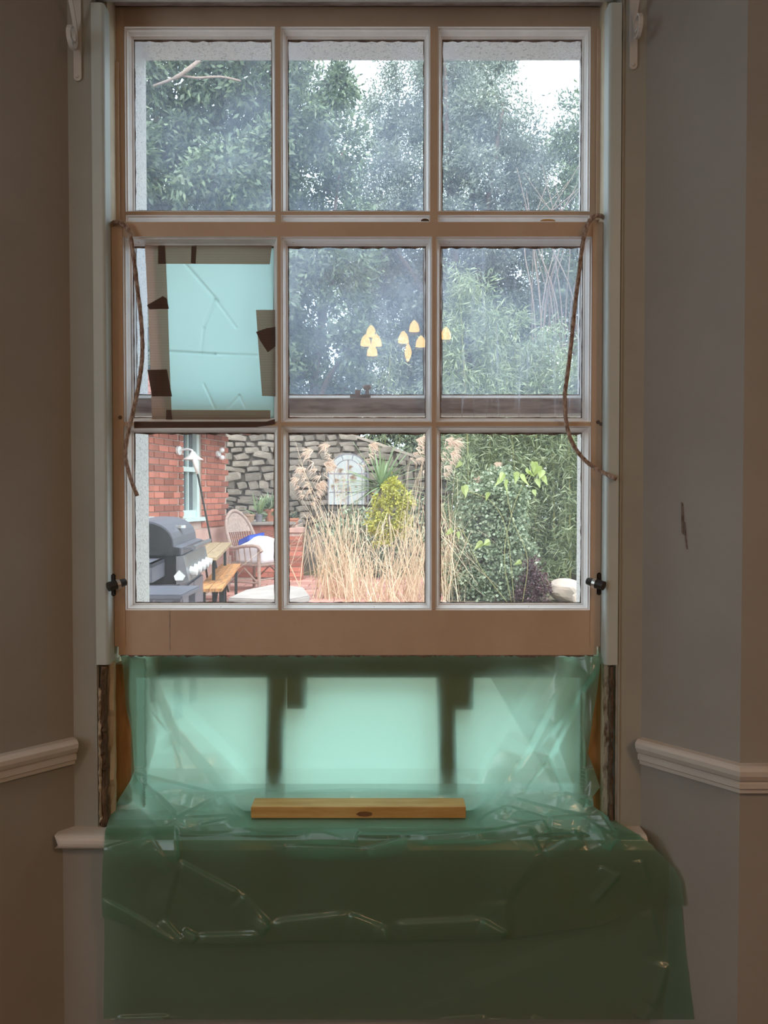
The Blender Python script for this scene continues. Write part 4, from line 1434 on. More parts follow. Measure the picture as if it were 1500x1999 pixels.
# arched garden mirror hung on it
YM = 12.9
cxm = P(680, 940, YM).x
Rm = 40.0 / F * YM
zc = PZ(925, YM)
zb = PZ(985, YM)
t = thing('arched_mirror', (cxm, YM, zb), 'white arched mirror window on the stone wall', 'mirror')
def arc(R, n=24):
    return [(cxm + R * math.cos(math.pi * i / n), zc + R * math.sin(math.pi * i / n)) for i in range(n + 1)]
def archband(Ro, Ri, y0, y1):
    m = MB()
    po = [(cxm + Ro, zb)] + arc(Ro) + [(cxm - Ro, zb)]
    pi_ = [(cxm + Ri, zb)] + arc(Ri) + [(cxm - Ri, zb)]
    for i in range(len(po) - 1):
        m.hexa([(po[i][0], y0, po[i][1]), (po[i + 1][0], y0, po[i + 1][1]), (pi_[i + 1][0], y0, pi_[i + 1][1]), (pi_[i][0], y0, pi_[i][1])],
               [(po[i][0], y1, po[i][1]), (po[i + 1][0], y1, po[i + 1][1]), (pi_[i + 1][0], y1, pi_[i + 1][1]), (pi_[i][0], y1, pi_[i][1])])
    return m
mk('outer_frame', archband(Rm, Rm * .94, YM - .03, YM + .02), 'pot_grey', t)
mk('inner_frame', archband(Rm * .70, Rm * .665, YM - .025, YM + .01), 'pot_grey', t)
for a in (40, 75, 110, 145):
    ca, sa = math.cos(math.radians(a)), math.sin(math.radians(a))
    mk('radial_bar', MB().bar((cxm + Rm * .69 * ca, YM - .008, zc + Rm * .69 * sa), (cxm + Rm * .95 * ca, YM - .008, zc + Rm * .95 * sa), .014, .03, (0, 1, 0)), 'pot_grey', t)
mk('cross_bar', MB().box((cxm - Rm, YM - .02, zc - .01), (cxm + Rm, YM + .01, zc + .01)), 'pot_grey', t)
mk('cross_bar', MB().box((cxm - Rm, YM - .02, zb + (zc - zb) * .38), (cxm + Rm, YM + .01, zb + (zc - zb) * .38 + .02)), 'pot_grey', t)
mk('upright_bar', MB().box((cxm - .012, YM - .02, zb), (cxm + .012, YM + .01, zc + Rm * .67)), 'pot_grey', t)
mk('mirror_glass', MB().prism([(cxm + Rm * .95, zb)] + arc(Rm * .95) + [(cxm - Rm * .95, zb)], YM + .006, YM + .016), 'mirror', t)

# ------------------------------------------------------------------ raised brick bed with pots on its ledge
YB = 11.4
bx0, bx1 = P(405, 1020, YB).x, P(580, 1020, YB).x
zl = PZ(1019, YB)
pl = thing('wall_planter', ((bx0 + bx1) / 2, YB, GZ), 'raised brick bed with a stone ledge behind the wicker chair', None, kind='structure')
mk('wall_core', MB().box((bx0, YB + .012, GZ), (bx1, YB + .9, zl - .045)), 'mortar', pl)
proto2 = None
perf = None
z = GZ
row = 0
zc_ = zl - .045
nrow = int((zc_ - GZ) / .0775)
z = zc_ - nrow * .0775
for row in range(nrow):
    x = bx0 + .11 + (.1125 if row % 2 else 0)
    perf_row = row == nrow - 2
    while x < bx1 - .10:
        if perf_row:
            if perf is None:
                m = MB()
                m.box((-.1075, 0, 0), (.1075, .012, .012)).box((-.1075, 0, .054), (.1075, .012, .066)).box((-.1075, 0, .029), (.1075, .012, .037))
                for k in range(7):
                    m.box((-.1075 + k * .034, 0.001, .012), (-.1075 + k * .034 + .012, .012, .054))
                perf = mk('perforated_brick', m, 'brick', pl, base=False)
                perf.location = Vector((x, YB, z)) - Vector(pl.location)
            else:
                brick_obj(perf, pl, x, YB, z, 0)
        else:
            if proto2 is None:
                proto2 = mk('brick', MB().box((-.1075, 0, 0), (.1075, .014, .066)), 'brick', pl, base=False)
                proto2.location = Vector((x, YB, z)) - Vector(pl.location)
            else:
                brick_obj(proto2, pl, x, YB, z, 0)
        x += .225
    z += .0775
mk('ledge', MB().box((bx0 - .05, YB - .06, zl - .045), (bx1 - .02, YB + .95, zl)), 'slabedge', pl, bevel=.01)
mk('pier_core', MB().box((bx1 - .13, YB - .04, GZ), (bx1 + .07, YB + .2, PZ(1040, YB))), 'mortar', pl)
pb = None
z = GZ
while z < PZ(1040, YB) - .05:
    if pb is None:
        pb = mk('pier_brick', MB().box((-.1075, 0, 0), (.1075, .24, .066)), 'brick', pl, base=False, bevel=.004)
        pb.location = Vector((bx1 - .03, YB - .05, z)) - Vector(pl.location)
    else:
        brick_obj(pb, pl, bx1 - .03, YB - .05, z, 0)
    z += .0775
mk('pier_cap', MB().box((bx1 - .16, YB - .07, PZ(1040, YB)), (bx1 + .1, YB + .22, PZ(1030, YB))), 'plinth', pl, bevel=.008)

def pot(px, pytop, pybot, wpx, Y, mat, label, kind='round', plantspec=None, zfoot=None):
    k = Y / F
    p = P(px, pybot, Y)
    zf = zl + 0.001 if zfoot is None else zfoot
    h = (pybot - pytop) * k
    R = wpx * k / 2
    t = thing('plant_pot', (p.x, Y, zf), label, 'plant pot')
    if kind == 'round':
        prof = [(R * .70, 0), (R * .90, h * .75), (R * .90, h * .76), (R, h * .78), (R, h), (R * .88, h), (R * .84, h * .85)]
        mk('pot_body', MB().lathe((p.x, Y, zf), prof, 18), mat, t, smooth=False)
    elif kind == 'belly':
        prof = [(R * .6, 0), (R * .95, h * .25), (R, h * .5), (R * .8, h * .8), (R * .55, h * .9), (R * .62, h), (R * .5, h)]
        mk('pot_body', MB().lathe((p.x, Y, zf), prof, 20), mat, t, smooth=True)
        for s in (-1, 1):
            mk('pot_handle', MB().tube(catmull([(p.x + s * R * .8, Y, zf + h * .6), (p.x + s * R * 1.2, Y, zf + h * .75), (p.x + s * R * .7, Y, zf + h * .86)], 5), .008, 6), mat, t)
    else:
        mk('pot_body', MB().hexa([(p.x - R * .92, Y - .10, zf), (p.x + R * .92, Y - .10, zf), (p.x + R * .92, Y + .12, zf), (p.x - R * .92, Y + .12, zf)],
                                 [(p.x - R, Y - .12, zf + h), (p.x + R, Y - .12, zf + h), (p.x + R, Y + .14, zf + h), (p.x - R, Y + .14, zf + h)]), mat, t, bevel=.006)
        mk('pot_rim', MB().box((p.x - R * 1.04, Y - .13, zf + h - .03), (p.x + R * 1.04, Y + .15, zf + h)), mat, t, bevel=.005)
    if plantspec:
        mat2, n, L, wd, up_ = plantspec
        c = np.array([p.x, Y, zf + h * .9])
        rr = np.random.default_rng(int(px))
        pts = np.repeat(c[None], n, 0) + rr.normal(size=(n, 3)) * R * .3
        dirs = np.repeat(np.array([[0, 0, up_]]), n, 0)
        v, f = leaves(pts, L, wd, 0.0, int(px) + 3, dirs, 0.8)
        o = mk_np('pot_plant', v, f, mat2, t)
        o['kind'] = 'stuff'
    return t
pot(431, 990, 1018, 36, 11.42, 'pot_black', 'black box planter at the left end of the ledge', 'box')
pot(459, 978, 1000, 24, 11.75, 'copper', 'round copper pot behind the grey tub on the ledge', 'belly', zfoot=zl + 0.001)
pot(466, 1000, 1018, 22, 11.5, 'pot_grey', 'small grey tub between the black planter and the clay pot')
pot(487, 1003, 1018, 24, 11.45, 'pot_pale', 'pale clay pot beside the grey tub on the ledge')
pot(506, 1003, 1018, 16, 11.48, 'pot_grey', 'grey pot with a spiky green plant on the ledge', plantspec=('leaf_yucca', 26, .30, .035, 1.2))
pot(529, 986, 1011, 30, 11.65, 'terracotta', 'large terracotta pot at the right of the ledge', plantspec=('leaf_ivy', 220, .22, .05, .6))
pot(572, 982, 1000, 24, 11.55, 'terracotta', 'terracotta pot on the end pier of the brick bed', zfoot=PZ(1030, YB) + .001, plantspec=('leaf_dark', 40, .1, .03, .8))

# ------------------------------------------------------------------ barbecue
bq = Vector((PX(316, 5.55), 5.55, GZ))
t = BBQ = thing('barbecue', bq, 'grey gas barbecue with domed lid and row of knobs', 'barbecue')
ya, yb = 5.25, 6.35                       # long axis runs away from the house
xf = PX(352, 5.3)                         # front edge of the fire box
xbk = xf - 0.62
zlid0, zlid1 = PZ(1084, 5.3), PZ(1013, 5.6)
def bqprism(prof, y0, y1):
    return MB().prism(prof, y0, y1)
lid = []
hh = zlid1 - zlid0
for i in range(15):
    a = math.pi * (1 - i / 14)
    lid.append((xbk + .06 + .225 + .225 * math.cos(a) + (.04 if i > 7 else 0), zlid0 + .06 + (hh - .06) * math.sin(a) ** .8))
lid = [(xbk + .05, zlid0)] + lid + [(xf - .02, zlid0 + .05), (xf - .02, zlid0)]
LID = mk('lid', bqprism(lid, ya + .03, yb - .03), 'bbq', t)
inn = [(x * .97 + .03 * (xbk + .3), zlid0 + (z - zlid0) * .93 + .003) for x, z in lid]
lid_e = mk('lid_end', bqprism(inn, ya + .012, ya + .032), 'bbq_dark', LID)
mk('lid_handle', MB().tube([(xf + .05, ya + .12, zlid0 + .045), (xf + .05, yb - .12, zlid0 + .045)], .017, 10).box((xf - .03, ya + .14, zlid0 + .03), (xf + .045, ya + .17, zlid0 + .05)).box((xf - .03, yb - .17, zlid0 + .03), (xf + .045, yb - .14, zlid0 + .05)), 'bbq_steel', LID)
mk('lid_gauge', MB().lathe((xf - .10, ya + .45, zlid1 - .07), [(.05, 0), (.05, .02)], 16), 'chrome', LID)
zc0 = zlid0 - .20
mk('fire_box', MB().box((xbk + .04, ya + .03, zc0), (xf - .05, yb - .03, zlid0)), 'bbq_dark', t)
mk('control_panel', MB().hexa([(xf - .05, ya, zc0), (xf + .035, ya, zc0 + .02), (xf + .035, yb, zc0 + .02), (xf - .05, yb, zc0)],
                              [(xf - .05, ya, zlid0 - .005), (xf + .0, ya, zlid0 - .005), (xf + .0, yb, zlid0 - .005), (xf - .05, yb, zlid0 - .005)]), 'bbq_steel', t)
for i in range(5):
    y = ya + .14 + i * .2
    mk('knob', MB().tube([(xf + .02, y, zc0 + .085), (xf + .075, y, zc0 + .075)], [.03, .026], 12), 'white', t)
mk('badge', MB().prism([(xf - .055, zc0 + .03), (xf - .005, zc0 + .03), (xf + .012, zc0 + .06), (xf - .03, zc0 + .10), (xf - .065, zc0 + .06)], ya - .006, ya + .0), 'white', t)
mk('side_shelf', MB().box((xbk + .03, ya - .40, zlid0 - .045), (xf - .13, ya + .02, zlid0 - .02)).box((xbk + .03, ya - .40, zlid0 - .14), (xbk + .06, ya + .02, zlid0 - .02)).box((xf - .16, ya - .40, zlid0 - .14), (xf - .13, ya + .02, zlid0 - .02)), 'bbq', t)
mk('cabinet', MB().box((xbk + .06, ya + .02, GZ + .12), (xf - .03, yb - .02, zc0)), 'bbq', t)
mk('cabinet_door', MB().box((xf - .03, ya + .05, GZ + .16), (xf - .012, (ya + yb) / 2 - .01, zc0 - .04)).box((xf - .03, (ya + yb) / 2 + .01, GZ + .16), (xf - .012, yb - .05, zc0 - .04)), 'bbq', t)
for x in (xbk + .12, xf - .10):
    for y in (ya + .1, yb - .1):
        mk('wheel', MB().lathe((x - .02, y, GZ + .06), [(.06, 0), (.06, .04)], 16, 'x'), 'bbq_dark', t)
BBQ.rotation_euler = (0, 0, math.radians(5.5))
# folded grey cover in front of the barbecue
gx0, gx1 = PX(280, 4.75), PX(388, 4.75)
zgt = PZ(1143, 4.8)
tt = thing('side_table', ((gx0 + gx1) / 2, 4.6, GZ), 'low grey side table in front of the barbecue', 'table')
mk('table_top', MB().box((gx0, 4.35, zgt - .03), (gx1, 4.8, zgt)), 'bbq', tt, bevel=.008)
for x in (gx0 + .04, gx1 - .04):
    for y in (4.4, 4.75):
        mk('table_leg', MB().box((x - .02, y - .02, GZ), (x + .02, y + .02, zgt - .03)), 'bbq', tt)

# ------------------------------------------------------------------ folding table and bench
def trestle(name, A, Bp, wid, zt_, label, mat, nplank):
    """A, Bp: centre line ends (x, y)"""
    A, Bp = Vector(A), Vector(Bp)
    d = (Bp - A).normalized()
    n = Vector((d.y, -d.x))
    mid = (A + Bp) / 2
    t = thing(name, (mid.x, mid.y, GZ), label, 'table' if 'table' in name else 'bench')
    pw = wid / nplank
    for i in range(nplank):
        o = -wid / 2 + pw * (i + .5)
        a, b = A + n * o, Bp + n * o
        mk('plank', MB().bar((a.x, a.y, zt_ - .014), (b.x, b.y, zt_ - .014), pw - .006, .028), mat, t)
    L = (Bp - A).length
    for f_ in (.16, .84):
        c = A.lerp(Bp, f_)
        m = MB()
        for s in (-1, 1):
            q = c + n * s * wid * .38
            m.bar((q.x, q.y, zt_ - .028), (q.x, q.y, GZ + .015), .03, .03, (n.x, n.y, 0))
        qa, qb = c + n * wid * .4, c - n * wid * .4
        m.bar((qa.x, qa.y, GZ + .02), (qb.x, qb.y, GZ + .02), .03, .03)
        m.bar((qa.x, qa.y, zt_ - .05), (qb.x, qb.y, zt_ - .05), .03, .03)
        mk('leg_frame', m, 'greenmetal', t)
        inner = A.lerp(Bp, .5 + (f_ - .5) * .35)
        lowp = A.lerp(Bp, f_)
        mk('brace', MB().bar((inner.x, inner.y, zt_ - .035), (lowp.x, lowp.y, GZ + (zt_ - GZ) * .4), .02, .02), 'greenmetal', t)
    return t
zbn = GZ + .47
a, b = P(408, 1150, 6.75), P(451, 1100, 9.2)
trestle('garden_bench', (a.x, a.y), (b.x, b.y), .23, zbn, 'worn orange wooden bench beside the barbecue', 'benchwood', 2)
ztb = GZ + .72
trestle('garden_table', (P(372, 1085, 7.05).x - .02, 7.05), (P(411, 1055, 9.3).x, 9.3), .52, ztb, 'weathered wooden folding table behind the barbecue', 'tablewood', 4)

# ------------------------------------------------------------------ wicker chair, facing right and towards the house
ch_o = P(500, 1152, 10.2)
co = Vector((ch_o.x, 10.2, GZ))
fa = math.radians(-32)
fx, fy = Vector((math.cos(fa), math.sin(fa), 0)), Vector((-math.sin(fa), math.cos(fa), 0))
def cw(f_, s_, z_):
    return co + fx * f_ + fy * s_ + Vector((0, 0, z_))
t = thing('wicker_chair', co, 'old grey wicker armchair with a tall rounded back', 'chair')
backo = []
for i in range(21):
    a = math.pi * i / 20
    s_ = -.26 * math.cos(a)
    zz = .62 + .46 * math.sin(a) ** .75
    backo.append((s_ * (1 if zz < 1.0 else .95), zz))
def bk(s_, z_):         # the back leans and wraps forward at its sides
    return cw(-.20 - .17 * (z_ - .42) / .6 + .10 * (s_ / .26) ** 2 * (1.1 - z_), s_, z_)
arm_r = [bk(s_, z_) for s_, z_ in backo]
lp_ = [cw(.34, -.27, .56), cw(.28, -.30, .64), cw(.05, -.31, .63), cw(-.10, -.30, .60)] + [bk(s_, z_) for s_, z_ in backo] + [cw(-.10, .30, .60), cw(.05, .31, .63), cw(.28, .30, .64), cw(.34, .27, .56)]
mk('arm_rail', MB().tube(catmull(lp_, 3), .024, 8), 'wicker', t, smooth=True)
# woven top panel
m = MB()
vs, fs = [], []
n1, n2 = 13, 8
for i in range(n1):
    s_ = -.22 + .44 * i / (n1 - 1)
    top = .62 + .44 * max(0.0, 1 - (s_ / .26) ** 2) ** .45
    for j in range(n2):
        z_ = .80 + (top - .80) * j / (n2 - 1)
        vs.append(bk(s_, max(z_, .70)))
for i in range(n1 - 1):
    for j in range(n2 - 1):
        fs.append((i * n2 + j, i * n2 + j + 1, (i + 1) * n2 + j + 1, (i + 1) * n2 + j))
k = len(vs)
vs2 = [v - fx * .012 for v in vs]
mk('woven_panel', MB().add(vs + vs2, fs + [tuple(q + k for q in reversed(f)) for f in fs]), 'wicker', t)
for i in range(11):
    s_ = -.22 + .044 * i
    mk('cane', MB().tube([bk(s_, .80), bk(s_ * .95, .60), cw(-.20, s_ * .9, .40)], .007, 5), 'wicker', t)
mk('seat', MB().hexa([cw(-.24, -.25, .37), cw(.30, -.27, .37), cw(.30, .27, .37), cw(-.24, .25, .37)], [cw(-.24, -.25, .41), cw(.30, -.27, .41), cw(.30, .27, .41), cw(-.24, .25, .41)]), 'wicker', t, bevel=.012)
for f_, s_ in ((-.24, -.24), (-.24, .24), (.28, -.26), (.28, .26)):
    mk('leg', MB().tube([cw(f_, s_, .60 if f_ > 0 else .5), cw(f_, s_, .38), cw(f_ * 1.08, s_ * 1.05, 0)], [.02, .024, .02], 8), 'wicker', t)
for s_ in (-.25, .25):
    mk('apron', MB().tube([cw(-.22, s_, .14), cw(.03, s_, .34), cw(.28, s_, .14)], .011, 6), 'wicker', t)
    for f_ in (-.05, .05, .15):
        mk('cane', MB().tube([cw(f_, s_ * 1.15, .62), cw(f_, s_, .40)], .008, 5), 'wicker', t)
mk('stretcher', MB().tube([cw(-.25, -.24, .16), cw(.28, -.26, .16)], .012, 6).tube([cw(-.25, .24, .16), cw(.28, .26, .16)], .012, 6).tube([cw(.28, -.26, .2), cw(.28, .26, .2)], .012, 6), 'wicker', t)
# sack on the seat
t = thing('sack', cw(.06, 0, .411), 'white sack with blue print lying on the wicker chair', 'sack')
bm = bmesh.new()
bmesh.ops.create_cube(bm, size=1)
bmesh.ops.subdivide_edges(bm, edges=bm.edges[:], cuts=5, use_grid_fill=True)
rs = random.Random(3)
me = bpy.data.meshes.new('sack_body')
for v in bm.verts:
    c = v.co.copy()
    k = 1 - .55 * max(0, abs(c.x) * 2 - .4) - .0
    bulge = (1 - (2 * c.x) ** 4) * .5 + .5
    z_ = (c.z + .5) * (.20 + .10 * (1 - (2 * c.x) ** 2) * (1 - (2 * c.y) ** 2) + .08 * (c.x + .5))
    q = Vector((c.x * .46, c.y * .44 * (0.85 + .15 * bulge), z_ + rs.uniform(-.006, .006)))
    v.co = fx * (q.x) + fy * (q.y) + Vector((0, 0, max(q.z, 0)))
bm.to_mesh(me)
bm.free()
for p_ in me.polygons:
    p_.use_smooth = True
me.materials.append(M['bag'])
link('sack_body', me, cw(.06, 0, .411), t)
mk('blue_print', MB().hexa([cw(-.16, -.17, .60), cw(.02, -.17, .69), cw(.02, .16, .73), cw(-.16, .16, .64)], [cw(-.17, -.17, .69), cw(.03, -.17, .77), cw(.03, .16, .80), cw(-.17, .16, .73)]), 'bagblue', t, bevel=.015)

# pale stone slab on a block
t = thing('stone_slab', P(520, 1178, 6.7) * 1, 'pale stone slab seat at the foot of the window view', 'stone slab')
zs = PZ(1158, 6.8)
pts = [P(448, 1168, 1).x * 6.6, 0]
quad = [(PX(446, 6.55), 6.5), (PX(560, 6.4), 6.35), (PX(604, 6.6), 6.65), (PX(592, 7.2), 7.25), (PX(535, 7.5), 7.5), (PX(480, 7.1), 7.05)]
mk('slab_top', MB().hexa([(x, y, zs - .06) for x, y in quad], [(x, y, zs) for x, y in quad]), 'slab', t, bevel=.012)
cxs, cys = sum(q[0] for q in quad) / 6, sum(q[1] for q in quad) / 6
mk('slab_block', MB().hexa([(cxs + (x - cxs) * .8, cys + (y - cys) * .8, GZ) for x, y in quad], [(cxs + (x - cxs) * .85, cys + (y - cys) * .85, zs - .06) for x, y in quad]), 'slabedge', t)
t.location = (cxs, cys, GZ)
for c_ in t.children:
    c_.location = c_.location + P(520, 1178, 6.7) - t.location

# ================================================================== PLANTS
# ---- trees
def tree(name, label, base, blobs, per, mat, L, Wd, seed, r0=.14, tips=6, group='trees beyond the garden wall', **kw):
    t = plant(name, base, label, 'tree', group)
    foliage(t, blobs, per, mat, L, Wd, seed, 'leaves', **kw)
    rr = random.Random(seed)
    ctr = [b[0] for b in blobs]
    rr.shuffle(ctr)
    trunk(t, base, ctr[:tips], r0)
    return t

def spread_blobs(x0, x1, y0, y1, Y, step, rpx, seed, inside=None, dY=1.2, w=1.0):
    r = random.Random(seed)
    out = []
    y = y0
    while y <= y1:
        x = x0 + r.uniform(-.3, .3) * step
        while x <= x1:
            xx, yy = x + r.uniform(-.3, .3) * step, y + r.uniform(-.3, .3) * step
            if inside is None or inside(xx, yy):
                out.append(B(xx, yy, Y + r.uniform(-dY, dY), rpx * r.uniform(.7, 1.2), w))
            x += step
        y += step
    return out

# broad-leaved evergreen filling the left panes
tree('laurel_tree', 'dark glossy evergreen tree filling the left upper pane', (-4.4, 14.6, GZ),
     spread_blobs(215, 560, 30, 840, 14.2, 62, 52, 1, dY=1.0), 1000, 'leaf_laurel', .15, .058, 31, .2, 8, sub=15, spread=.24)
# second laurel, middle-left, with sky gaps around it
tree('laurel_tree', 'evergreen tree rising behind the middle column of panes', (-1.6, 15.5, GZ),
     spread_blobs(540, 690, 120, 830, 15.2, 62, 50, 2, inside=lambda x, y: not (615 < x < 700 and 60 < y < 150) and not (555 < x < 770 and 545 < y < 640 and (x + y) % 3 < 1.6), dY=1.0), 1150, 'leaf_laurel', .13, .05, 47, .18, 7, sub=15, spread=.24)
# tall holm oak with fine grey-green leaves
def holm(x, y):
    return ((x - 880) / 180) ** 2 + ((y - 340) / 300) ** 2 < 1 or (y > 330 and 700 < x < 1080)
tree('holm_oak', 'tall grey-green oak crown against the sky in the right upper panes', (2.0, 18.5, GZ),
     spread_blobs(690, 1075, 95, 780, 18, 58, 46, 3, inside=holm, dY=1.3), 2300, 'leaf_holm', .10, .038, 53, .26, 9, sub=16, spread=.26)
# small tree at the right edge
tree('olive_tree', 'small green tree at the right edge of the sky gap', (4.1, 16.2, GZ),
     spread_blobs(1095, 1190, 245, 640, 16, 52, 40, 4, inside=lambda x, y: x > 1118 - (y - 190) * .22, dY=.8), 1000, 'leaf_laurel', .12, .034, 61, .12, 5, sub=14, spread=.26)
# dark yew mass behind everything low down
tree('yew_tree', 'dark yew with sky showing through behind the centre pane', (0.6, 21.5, GZ),
     spread_blobs(520, 900, 430, 900, 21, 58, 42, 6, inside=lambda x, y: random.Random(int(x * 7 + y)).random() > .22, dY=1.0), 620, 'leaf_dark', .15, .06, 71, .2, 6, sub=14, spread=.26)
tree('yew_tree', 'dark yew low at the far right behind the bamboo', (5.2, 21, GZ),
     spread_blobs(860, 1200, 560, 980, 20, 62, 48, 7, dY=1.0), 600, 'leaf_dark', .15, .06, 73, .2, 6, sub=14, spread=.26)
tree('yew_tree', 'dark yew behind the brick wing and stone wall at left', (-5.0, 18.5, GZ),
     spread_blobs(200, 600, 300, 860, 18, 68, 54, 8, dY=1.0), 600, 'leaf_dark', .16, .065, 79, .2, 6, sub=14, spread=.26)
# trees carrying the planting on past the frame
tree('yew_tree', 'dark yew standing past the right edge of the view', (9.5, 18, GZ),
     spread_blobs(1230, 1750, 330, 1000, 16.5, 95, 85, 21, dY=1.0), 700, 'leaf_dark', .17, .07, 171, .2, 6, sub=14, spread=.28)
tree('laurel_tree', 'evergreen tree past the right edge beside the bamboo', (6.8, 13.6, GZ),
     spread_blobs(1200, 1560, 420, 1050, 13.4, 95, 85, 22, dY=.8), 700, 'leaf_laurel', .15, .058, 173, .15, 6, sub=14, spread=.28)
# bare pinkish limb crossing the top of the left pane
lb = thing('bare_branch', P(330, 160, 12.9), 'bare pinkish branch crossing the top of the left pane', 'branch')
mk('limb', MB().tube(catmull([P(300, 168, 13.2), P(330, 157, 12.9), P(352, 147, 12.8), P(372, 132, 12.8), P(390, 118, 13.0)], 5), [.022] * 8 + [.034] * 13, 7), 'twig', lb, smooth=True)
mk('side_limb', MB().tube(catmull([P(352, 147, 12.8), P(385, 152, 12.9), P(430, 150, 13.0), P(470, 158, 13.2)], 4), .018, 6), 'twig', lb, smooth=True)

# bare twiggy shrub low in the right upper pane
tw = thing('bare_shrub', P(1080, 640, 13.6), 'bare twiggy shrub in front of the oak at right', 'shrub')
tw.location.z = GZ
rr = random.Random(14)
for i in range(16):
    x0 = 1075 + rr.uniform(-30, 40)
    pts = [P(x0, 900, 13.6), P(x0 + rr.uniform(-25, 25), 640, 13.6 + rr.uniform(-.3, .3)), P(x0 + rr.uniform(-45, 45), 460, 13.6), P(x0 + rr.uniform(-60, 60), rr.uniform(310, 420), 13.6)]
    pts[0].z = GZ
    path = catmull(pts, 6)
    mk('twig', MB().tube(path, [.016 * (1 - .75 * k / len(path)) for k in range(len(path))], 5), 'twig', tw)

# ---- bamboo thicket on the right
def bamboo(px0, px1, pytop, pybot, Y, n, per, seed, label):
    base = P((px0 + px1) / 2, 1150, Y)
    t = plant('bamboo', (base.x, Y, GZ), label, 'bamboo', 'bamboo thicket')
    rr = random.Random(seed)
    blobs = []
    for i in range(n):
        x = px0 + (px1 - px0) * (i + rr.uniform(.1, .9)) / n
        top = pytop + rr.uniform(0, 160)
        lean = rr.uniform(-26, 26)
        yy = Y + rr.uniform(-.5, .5)
        pts = [P(x, 1150, yy), P(x + lean * .2, (1150 + top) / 2, yy), P(x + lean, top, yy)]
        pts[0].z = GZ
        path = catmull(pts, 6)
        mk('culm', MB().tube(path, [.014 * (1 - .6 * k / len(path)) for k in range(len(path))], 6), 'culm', t)
        yv = top
        while yv < pybot:
            f_ = (yv - top) / (1150 - top)
            blobs.append(B(x + lean * (1 - f_) ** 1.6 + rr.uniform(-14, 14), yv, yy, rr.uniform(20, 34), 1.0))
            yv += rr.uniform(28, 46)
    foliage(t, blobs, per, 'leaf_bamboo', .15, .021, seed + 5, 'leaves', sub=9, spread=.34, shell=.2)
bamboo(880, 1000, 500, 1060, 12.3, 6, 190, 81, 'pale green bamboo clump left of the streaked glass')
bamboo(1000, 1150, 600, 1120, 12.0, 7, 190, 83, 'pale green bamboo clump at the right edge of the view')
bamboo(1160, 1330, 640, 1130, 11.4, 6, 170, 89, 'bamboo clump just past the right edge of the view')
bamboo(740, 880, 640, 900, 14.4, 5, 110, 87, 'thin bamboo stems behind the dry plumes')

# hedge of low shrubs between the bamboo and the wall
t = plant('shrub', (1.2, 13.6, GZ), 'dark leafy shrub at the foot of the bamboo', 'shrub', 'low shrubs')
foliage(t, spread_blobs(965, 1140, 850, 1130, 12.75, 52, 44, 12, dY=.4), 330, 'leaf_ivy', .10, .05, 91, 'leaves', sub=12, spread=.28)
trunk(t, (1.2, 13.2, GZ), [P(900, 950, 13), P(1000, 930, 13), P(1090, 960, 13)], .05)
t = plant('shrub', (-0.7, 12.4, GZ), 'green underplanting at the base of the stone wall', 'shrub', 'low shrubs')
foliage(t, spread_blobs(650, 850, 1030, 1120, 11.9, 42, 34, 13, dY=.3), 240, 'leaf_ivy', .085, .045, 93, 'leaves', sub=10, spread=.28)
trunk(t, (-0.3, 12.1, GZ), [P(640, 1060, 11.9), P(720, 1050, 11.9), P(800, 1060, 11.9)], .03)

t = plant('shrub', (1.4, 14.9, GZ), 'dark shrub behind the low end of the stone wall', 'shrub', 'low shrubs')
foliage(t, spread_blobs(840, 980, 790, 1080, 14.9, 48, 44, 15, dY=.5), 330, 'leaf_ivy', .11, .05, 97, 'leaves', sub=12, spread=.28)
trunk(t, (1.4, 14.9, GZ), [P(870, 900, 14.9), P(910, 880, 14.9), P(950, 900, 14.9)], .05)

# ---- yucca-like spiky plant, blade by blade
yc = P(742, 950, 11.9)
t = plant('spiky_palm', (yc.x, yc.y, GZ), 'spiky green palm-like plant in front of the arched mirror', 'plant')
mk('stem', MB().tube([(yc.x, yc.y, GZ), (yc.x + .03, yc.y, yc.z)], [.06, .045], 10), 'bark', t)
rr = random.Random(17)
for i in range(60):
    az = rr.uniform(0, 2 * math.pi)
    el = rr.uniform(-.35, 1.35)
    L = rr.uniform(.5, .86)
    d = Vector((math.cos(az) * math.cos(el), math.sin(az) * math.cos(el) * .7, math.sin(el)))
    s = d.cross(Vector((0, 0, 1))).normalized()
    c = Vector((yc.x + .02, yc.y, yc.z))
    nrm = s.cross(d)
    vs, fs = [], []
    for k in range(6):
        f_ = k / 5
        w = .024 * (1 - f_ ** 2.2) + .001
        q = c + d * (L * f_) - Vector((0, 0, .16 * L * f_ * f_ * (1 if el < .8 else .2)))
        vs += [q - s * w, q + nrm * .006, q + s * w]
    for k in range(5):
        fs += [(3 * k, 3 * k + 1, 3 * k + 4, 3 * k + 3), (3 * k + 1, 3 * k + 2, 3 * k + 5, 3 * k + 4)]
    mk('blade', MB().add(vs, fs), 'leaf_yucca', t)

# ---- golden shrub
p = P(758, 1060, 11.3)
t = plant('golden_shrub', (p.x, p.y, GZ), 'yellow-green golden shrub beside the spiky plant', 'shrub')
gb = [B(x, y, 11.2, r_, 1.0) for x, y, r_ in ((765, 950, 16), (752, 968, 20), (780, 965, 20), (742, 995, 22), (770, 992, 24), (792, 985, 16), (738, 1024, 20), (762, 1022, 24), (785, 1020, 18), (745, 1048, 18), (770, 1046, 20))]
foliage(t, gb, 420, 'leaf_gold', .050, .028, 95, 'leaves', sub=14, spread=.22)
trunk(t, (p.x, p.y, GZ), [b[0] for b in gb[:4]], .025)

